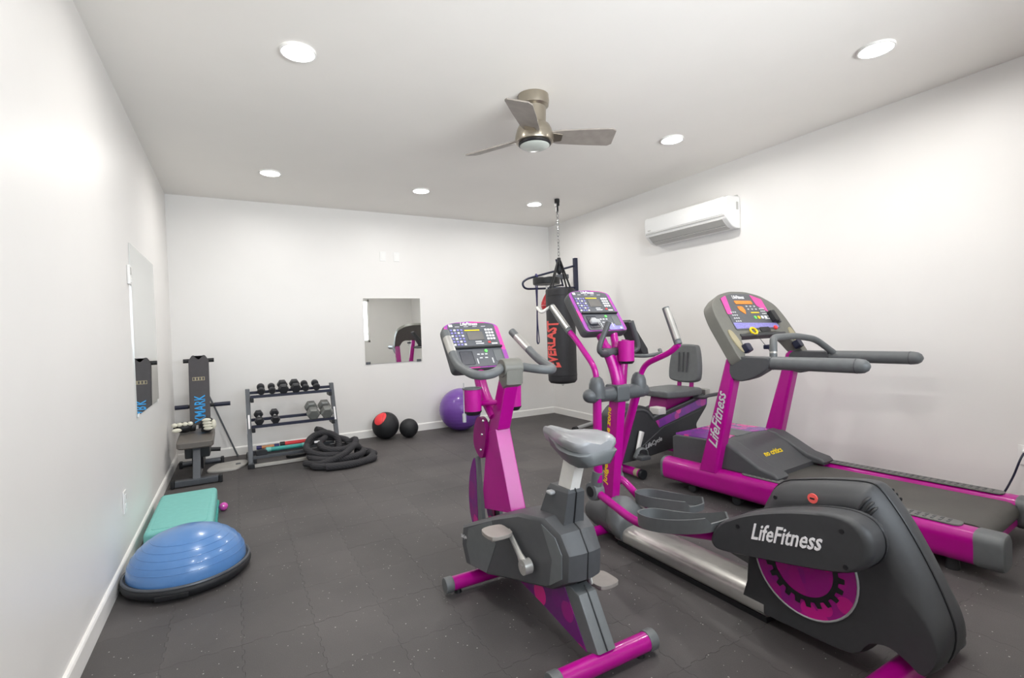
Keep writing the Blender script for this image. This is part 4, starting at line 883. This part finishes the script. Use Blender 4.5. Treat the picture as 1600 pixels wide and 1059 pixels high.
# balance dome, step, toning ball
DX, DY = .306, 2.81
t = Thing('balance_dome', 'blue half-ball balance trainer on a black base by the left wall', 'balance trainer', (DX, DY, 0))
t.part('base', G().lathe([(.23, 0), (.262, .004), (.284, .02), (.29, .04), (.287, .055), (.272, .066), (.25, .066)], (DX, DY, 0), 56), 'black_rubber', smooth=50)
R0 = .266
dp = [(R0, .064)] + [(R0*math.cos(a), .072+.19*math.sin(a)) for a in [PI/2*k/16 for k in range(17)]]
dm = t.part('dome', G().lathe(dp, (DX, DY, 0), 64), 'blue_ball', smooth=80)
for zf in (.25, .4, .55, .68, .8): t.part('dome_ring', G().tube([(DX+R0*math.sqrt(1-zf*zf)*1.001*math.cos(q), DY+R0*math.sqrt(1-zf*zf)*1.001*math.sin(q), .072+.19*zf) for q in [2*PI*j/64 for j in range(64)]], .0016, 5, closed=True), 'blue_ball', dm)
t.part('base_rim', G().tube([(DX+.279*math.cos(q), DY+.279*math.sin(q), .064) for q in [2*PI*j/64 for j in range(64)]], .008, 8, closed=True), 'gun_metal')
for a in (-100, 80): q = math.radians(a); t.part('side_grip', G().box(-.07, .07, -.004, .006, .018, .042, .004).map(lambda p: Vector((DX+math.cos(q)*(.288+p.y)-math.sin(q)*p.x, DY+math.sin(q)*(.288+p.y)+math.cos(q)*p.x, p.z))), 'black')
t = Thing('aerobic_step', 'teal foam aerobic step lying by the left wall behind the blue dome', 'aerobic step', (.25, 3.62, 0))
so_ = [[(.02, 3.20), (.44, 3.20), (.44, 4.06), (.02, 4.06)], [(.035, 3.20), (.425, 3.20), (.425, 4.05), (.035, 4.05)], [(.095, 3.27), (.385, 3.265), (.385, 4.0), (.095, 4.02)]]
t.part('platform', G().ext(rrect(.055, .405, 3.22, 4.05, .035), 'z', .035, .135, .025, 3), 'teal_foam')
t.part('rubber_base', G().ext(rrect(.045, .415, 3.21, 4.06, .04), 'z', 0, .036, .006), 'teal')
t.part('top_tread', G().ext(rrect(.09, .37, 3.26, 4.01, .03), 'z', .133, .138, .002), 'teal_foam')
t = Thing('toning_ball', 'small magenta ball on the floor beside the teal step', 'ball', (.445, 3.86, 0))
t.part('shell', G().ball((.445, 3.86, .029), .029, 20), 'magenta_vinyl', smooth=80); t.part('valve', G().ball((.445, 3.834, .04), .006, 8), 'white_ink')

# ================================================================== weight bench with gloves
t = Thing('weight_bench', 'dark adjustable weight bench with raised back pad and blue lettering in the corner', 'weight bench', (.23, 5.1, 0))
for y in (4.735, 5.49):
    f = t.part('foot_bar', G().tube([(.065, y, .035), (.405, y, .035)], .028, 12) if y > 5 else G().box(.075, .395, y-.03, y+.03, .008, .06, .008), 'gun_metal')
    for x in (.06, .41): t.part('end_cap', G().box(x-.015, x+.015, y-.034, y+.034, 0, .066, .008), 'black', f)
t.part('front_post', G().ext([(4.71, .05), (4.77, .05), (4.93, .31), (4.87, .31)], 'x', .205, .262, .004), 'gun_metal')
t.part('main_rail', G().ext([(4.74, .05), (4.74, .10), (5.48, .10), (5.48, .05)], 'x', .205, .262, .004), 'gun_metal')
t.part('seat_frame', G().box(.14, .33, 4.90, 5.25, .20, .30, .01), 'black')
t.part('seat_bracket', G().ext([(4.95, .09), (5.30, .09), (5.22, .30), (4.90, .30)], 'x', .19, .277, .005), 'black')
t.part('seat_pad', G().loft([[(x, y, z+(y-4.82)*.09) for x, y in rrect(.085-i, .365+i, 4.82-i, 5.28, .04)] for z, i in ((.298, -.012), (.31, 0), (.35, 0), (.362, -.012))]), 'bench_vinyl', smooth=40)
bpad = frame_map((.242, 5.36, .43), (1, 0, 0), (0, .22, 1))
pad_o = r2([(-.085, 0), (.085, 0), (.085, .635), (.055, .685), (.035, .685), (0, .645), (-.035, .685), (-.055, .685), (-.085, .635)], .012)
bk = t.part('back_pad', G().ext(pad_o, 'z', -.05, 0, .01).map(bpad), 'bench_pad')
t.part('lettering', text('XMARK', bpad((0, .15, .0005)), bpad((0, 1, 0))-bpad((0, 0, 0)), bpad((-1, 0, 0))-bpad((0, 0, 0)), .27, .09, 0, .003), 'cyan_ink', bk)
t.part('size_label', G().box(-.055, .048, .43, .465, 0, .002).map(bpad), 'beige', bk)
g = G()
for k in range(4): g.box(-.05+k*.026, -.036+k*.026, .435, .46, .002, .003)
t.part('label_print', g.map(bpad), 'bench_pad', bk)
t.part('back_support', G().cyl((.242, 5.46, .08), (.242, 5.54, .85), .025, n=12), 'gun_metal')
t.part('head_roller', G().cyl(bpad((-.13, .635, -.03)), bpad((.13, .635, -.03)), .02, n=14), 'black')
t.part('hip_bar', G().cyl((.03, 5.50, .595), (.50, 5.50, .595), .018, n=14), 'black')
for x0_, x1_ in ((.03, .14), (.36, .50)): t.part('bar_grip', G().cyl((x0_, 5.50, .595), (x1_, 5.50, .595), .021, n=14), 'navy')
t.part('adjuster', G().cyl((.31, 5.40, .17), (.40, 5.40, .16), .02, n=12), 'black')
for i, (x, y, rot, lab) in enumerate(((.128, 5.13, .15, 'left glove of the black and white pair lying on the bench seat'), (.312, 5.08, -.3, 'right glove of the black and white pair standing on the bench seat'))):
    zs_ = .372+(y-4.82)*.09
    t = Thing('boxing_glove', lab, 'boxing glove', (x, y, zs_), group='boxing gloves on the bench')
    def gm(p, x=x, y=y, z=zs_, r=rot): return Vector((x+p.x*math.cos(r)-p.y*math.sin(r), y+p.x*math.sin(r)+p.y*math.cos(r), z+p.z))
    if i == 0:
        t.part('palm', G().ball((0, 0, .05), .055, 18, (1.55, 1, .9)).map(gm), 'black', smooth=80)
        for k in range(4): t.part('finger_pad', G().ball((-.075+k*.04, -.03, .082), .022, 12, (1.1, 1.2, .9)).map(gm), 'glove_white', smooth=80)
        t.part('thumb', G().ball((-.06, -.045, .035), .022, 12, (1.8, 1, .9)).map(gm), 'glove_white', smooth=80)
        t.part('cuff', G().cyl((.045, 0, .045), (.09, 0, .04), .04, .036, n=18, bev=.008).map(gm), 'black')
    else:
        t.part('palm', G().ball((0, 0, .07), .06, 18, (1, .8, 1.15)).map(gm), 'black', smooth=80)
        for k in range(4): t.part('finger_pad', G().ball((.01+.004*k, -.045, .115-k*.026), .02, 12, (2.0, .9, .85)).map(gm), 'glove_white', smooth=80)
        t.part('thumb', G().ball((.06, -.02, .07), .024, 12, (.9, 1, 1.9)).map(gm), 'glove_white', smooth=80)
        t.part('cuff', G().cyl((-.01, 0, .001), (-.01, 0, .03), .04, .045, n=18, bev=.006).map(gm), 'black')
single('leaning_bar', G().tube([(.545, 5.70, .008), (.36, 5.745, .52), (.30, 5.75, .68)], .0085, 10).ball((.545, 5.70, .012), .012, 10), 'gun_metal', 'thin dark metal bar leaning against the back wall behind the bench', 'bar', (.545, 5.70, 0))
bpt = spline([(.24, 5.20, 0), (.44, 5.15, 0), (.53, 5.24, 0), (.575, 5.36, 0), (.57, 5.46, 0), (.53, 5.51, 0), (.40, 5.50, 0), (.29, 5.45, 0)], 4)
t = Thing('grey_board', 'flat pale grey board lying on the floor beside the bench', 'board', (.42, 5.33, 0))
t.part('panel', G().ext([(p.x+.055, p.y-.075) for p in bpt], 'z', .0, .018, .004), 'board_grey'); t.part('hand_slot', G().ext(rrect(.525, .57, 5.235, 5.305, .015), 'z', .016, .0195), 'gun_metal')

# ================================================================== dumbbell rack
t = Thing('dumbbell_rack', 'grey steel three-tier dumbbell rack against the back wall', 'dumbbell rack', (1.07, 5.3, 0))
for x in (.655, 1.462):
    up_ = t.part('upright', G().ext([(5.05, .03), (5.115, .03), (5.40, .735), (5.345, .735)], 'x', x-.02, x+.02, .003), 'gun_metal')
    t.part('foot', G().box(x-.024, x+.024, 5.03, 5.62, .012, .05, .004), 'gun_metal', up_)
    for y in (5.045, 5.60): t.part('foot_cap', G().box(x-.03, x+.03, y-.025, y+.025, 0, .045, .006), 'black', up_)
    t.part('decal', G().ext([(5.150, .32), (5.205, .46), (5.225, .452), (5.170, .312)], 'x', x-.0215, x-.0195), 'white_ink', up_, smooth=0)
    t.part('decal', text('TITAN', (x, 5.212-.013, .46), (0, -.38, -.92), (1, 0, 0), .13, .016, 0, .003) if False else G().ext([(x-.008, .36), (x+.008, .36), (x+.008, .49), (x-.008, .49)], 'y', 0, .002).map(lambda p: Vector((p.x, 5.05+.404*(p.z-.03)-.0022+p.y*0+(0 if p.y > .001 else -.001), p.z))), 'white_ink', up_, smooth=0)
SHELF = ((5.36, .695, 5.24, .665), (5.27, .432, 5.12, .385), (5.19, .125, 5.06, .098))
for i, (yb, zb, yf, zf) in enumerate(SHELF):
    for y, z in ((yb, zb), (yf, zf)): t.part('shelf_rail', G().box(.675, 1.442, y-.016, y+.016, z-.014, z+.014, .003), 'gun_metal' if i == 2 else 'navy')
    for x in (.69, 1.428): t.part('shelf_bracket', G().box(x-.015, x+.015, yf-.02, yb+.02, zf-.055, zf-.012, .004), 'black')
t.part('base_bar', G().box(.675, 1.442, 5.035, 5.065, .005, .035, .003), 'board_grey')
t.part('rear_bar', G().box(.675, 1.442, 5.58, 5.61, .012, .045, .003), 'gun_metal')
def dumbbell(name, x, y, z, r, L_, hl, m, lab, tilt, sides=6):
    t = Thing(name, lab, 'dumbbell', (x, y, z), group='dumbbells on the rack')
    d = Vector((0, 1, tilt)).normalized(); c = Vector((x, y, z))
    t.part('handle', G().tube([c-d*(L_/2), c-d*(L_*.2), c, c+d*(L_*.2), c+d*(L_/2)], [.012, .013, .016, .013, .012], 12), 'chrome')
    for sg in (-1, 1): t.part('head', G().tube([c+d*sg*(L_/2-hl), c+d*sg*(L_/2-hl+.008), c+d*sg*(L_/2-.012), c+d*sg*(L_/2), c+d*sg*(L_/2+.001)], [r*.75, r, r, r*.8, r*.4], sides, upv=(1, 0, .0)), m, smooth=20 if sides < 8 else 40)
TOPS = ((.775, .036, 'iron', 'small black round dumbbell, first from the left on the top shelf', 14), (.873, .034, 'iron', 'small black round dumbbell, second from the left on the top shelf', 14), (.977, .05, 'iron', 'larger black hex dumbbell, left of the big pair on the top shelf', 6), (1.093, .05, 'iron', 'larger black hex dumbbell, right of the big pair on the top shelf', 6), (1.187, .036, 'iron', 'small black round dumbbell, second from the right on the top shelf', 14), (1.294, .036, 'iron', 'small black round dumbbell, last on the right of the top shelf', 14))
for x, r, m, lab, sd_ in TOPS: dumbbell('dumbbell', x, 5.30, .695+r*(1.03 if sd_ > 8 else .9), r, .21 if r > .04 else .18, .07 if r > .04 else .05, m, lab, .25, sd_)
for x, r, m, lab, sd_ in ((.742, .042, 'iron', 'black dumbbell, first from the left on the middle shelf', 6), (.885, .042, 'iron', 'black dumbbell, second from the left on the middle shelf', 6), (1.236, .064, 'grey_iron', 'big grey hex dumbbell, left of the grey pair on the middle shelf', 6), (1.368, .064, 'grey_iron', 'big grey hex dumbbell, right of the grey pair on the middle shelf', 6)):
    dumbbell('dumbbell', x, 5.195, .4225+r*.915, r, .25 if r > .05 else .22, .085 if r > .05 else .06, m, lab, .31, sd_)
def stick(name, x0, x1, y, z, r, m, lab, caps):
    t = Thing(name, lab, 'exercise bar', ((x0+x1)/2, y, z-r), group='bars on the bottom shelf')
    t.part('bar', G().cyl((x0, y, z), (x1, y, z), r, n=16, bev=.004), m)
    for a, b in ((x0-.012, x0+.035), (x1-.035, x1+.012)): t.part('end_cap', G().cyl((a, y, z), (b, y, z), r+.003, n=16, bev=.004), caps)
stick('massage_stick', .80, 1.15, 5.115, .148, .021, 'teal', 'teal padded bar lying on the bottom shelf of the rack', 'teal_foam')
stick('massage_stick', .93, 1.38, 5.165, .176, .02, 'red_ink', 'red padded bar lying on the bottom shelf of the rack behind the teal one', 'black')
stick('massage_stick', .72, .90, 5.155, .170, .016, 'tan', 'short tan and blue bar at the left end of the bottom shelf', 'band_blue')
single('weight_block', G().ext(r2([(.70, .1125), (.80, .1125), (.80, .15), (.77, .165), (.73, .165), (.70, .15)], .01), 'y', 5.05, 5.11, .004), 'iron', 'small dark block on the left end of the bottom rack shelf', 'weight', (.75, 5.08, .112))
single('ankle_weight', G().ext(s2([(.98, 5.30), (1.02, 5.26), (1.14, 5.27), (1.18, 5.31), (1.14, 5.35), (1.02, 5.35)], 4), 'z', 0, .028, .008), 'black_rubber', 'small black pad lying on the floor under the rack', 'pad', (1.08, 5.3, 0))

# ================================================================== battle rope heap
def loop(cx, cy, rx, ry, z0, z1, a0, a1, n_=22, tx=0, ty=0, sq=0):
    out = []
    for k in range(n_+1):
        f = k/n_; a = math.radians(a0+(a1-a0)*f)
        x = rx*math.cos(a); y = ry*math.sin(a); out.append((cx+x, cy+y, max(.031, z0+(z1-z0)*f+tx*x+ty*y)))
    return out
RC = (1.42, 4.80)
path = [(1.70, 4.86, .032), (1.76, 4.78, .032)]
path += loop(1.44, 4.64, .28, .13, .031, .035, 20, -300, 26)
path += loop(1.40, 4.80, .25, .18, .075, .10, 30, -330, 24, 0, .10)
path += loop(1.34, 4.86, .21, .15, .14, .16, 20, -345, 24, -.05, .35)
path += loop(1.42, 4.84, .17, .11, .17, .20, 10, -200, 16, .05, .5)
path += [(1.30, 4.92, .22), (1.34, 5.0, .255), (1.30, 5.0, .285), (1.27, 4.99, .30)]
t = Thing('battle_rope', 'thick black battle rope heaped on the floor in front of the rack', 'battle rope', (RC[0], RC[1], 0))
sp = spline(path, 3, False)
t.part('rope', G().tube(sp, .031, 12), 'braid', smooth=60)
e0, e1 = sp[-1], sp[-4]
t.part('handle_end', G().tube([e1+(e0-e1)*.2, e0, e0+(e0-e1).normalized()*.04], [.034, .034, .028], 14), 'black_rubber')
path2 = loop(1.29, 4.90, .15, .06, .16, .17, 0, -355, 24, 0, 1.8)
path3 = [(1.10, 4.74, .045), (1.22, 4.60, .05), (1.42, 4.62, .10), (1.56, 4.74, .15), (1.63, 4.84, .09), (1.69, 4.90, .05), (1.74, 4.84, .04), (1.72, 4.70, .036), (1.62, 4.55, .035), (1.45, 4.47, .035), (1.25, 4.50, .035)]
t.part('rope', G().tube(spline(path3, 5, False), .031, 12), 'braid', smooth=60)
t.part('rope', G().tube(path2[:-1], .03, 12, closed=True), 'braid', smooth=60)
t.part('rope_tag', G().box(1.20, 1.25, 4.835, 4.842, .205, .225, .002), 'white_ink')
t.part('handle_end', G().tube([(1.71, 4.84, .034), (1.68, 4.90, .036), (1.67, 4.92, .037)], [.034, .033, .026], 14), 'black_rubber')

# short bar on the floor by the right corner
t = Thing('floor_bar', 'short grey bar with black end lying on the floor in the far right corner', 'bar', (4.3, 4.6, 0))
a = Vector((4.06, 4.47, .032)); b = Vector((4.58, 4.68, .032)); d = (b-a).normalized()
t.part('shaft', G().cyl(a, b, .026, n=16), 'light_grey')
for p, s_ in ((a, -1), (b, 1)): t.part('end_cap', G().cyl(p-d*s_*.04, p+d*s_*.03, .032, n=16, bev=.006), 'black_rubber')
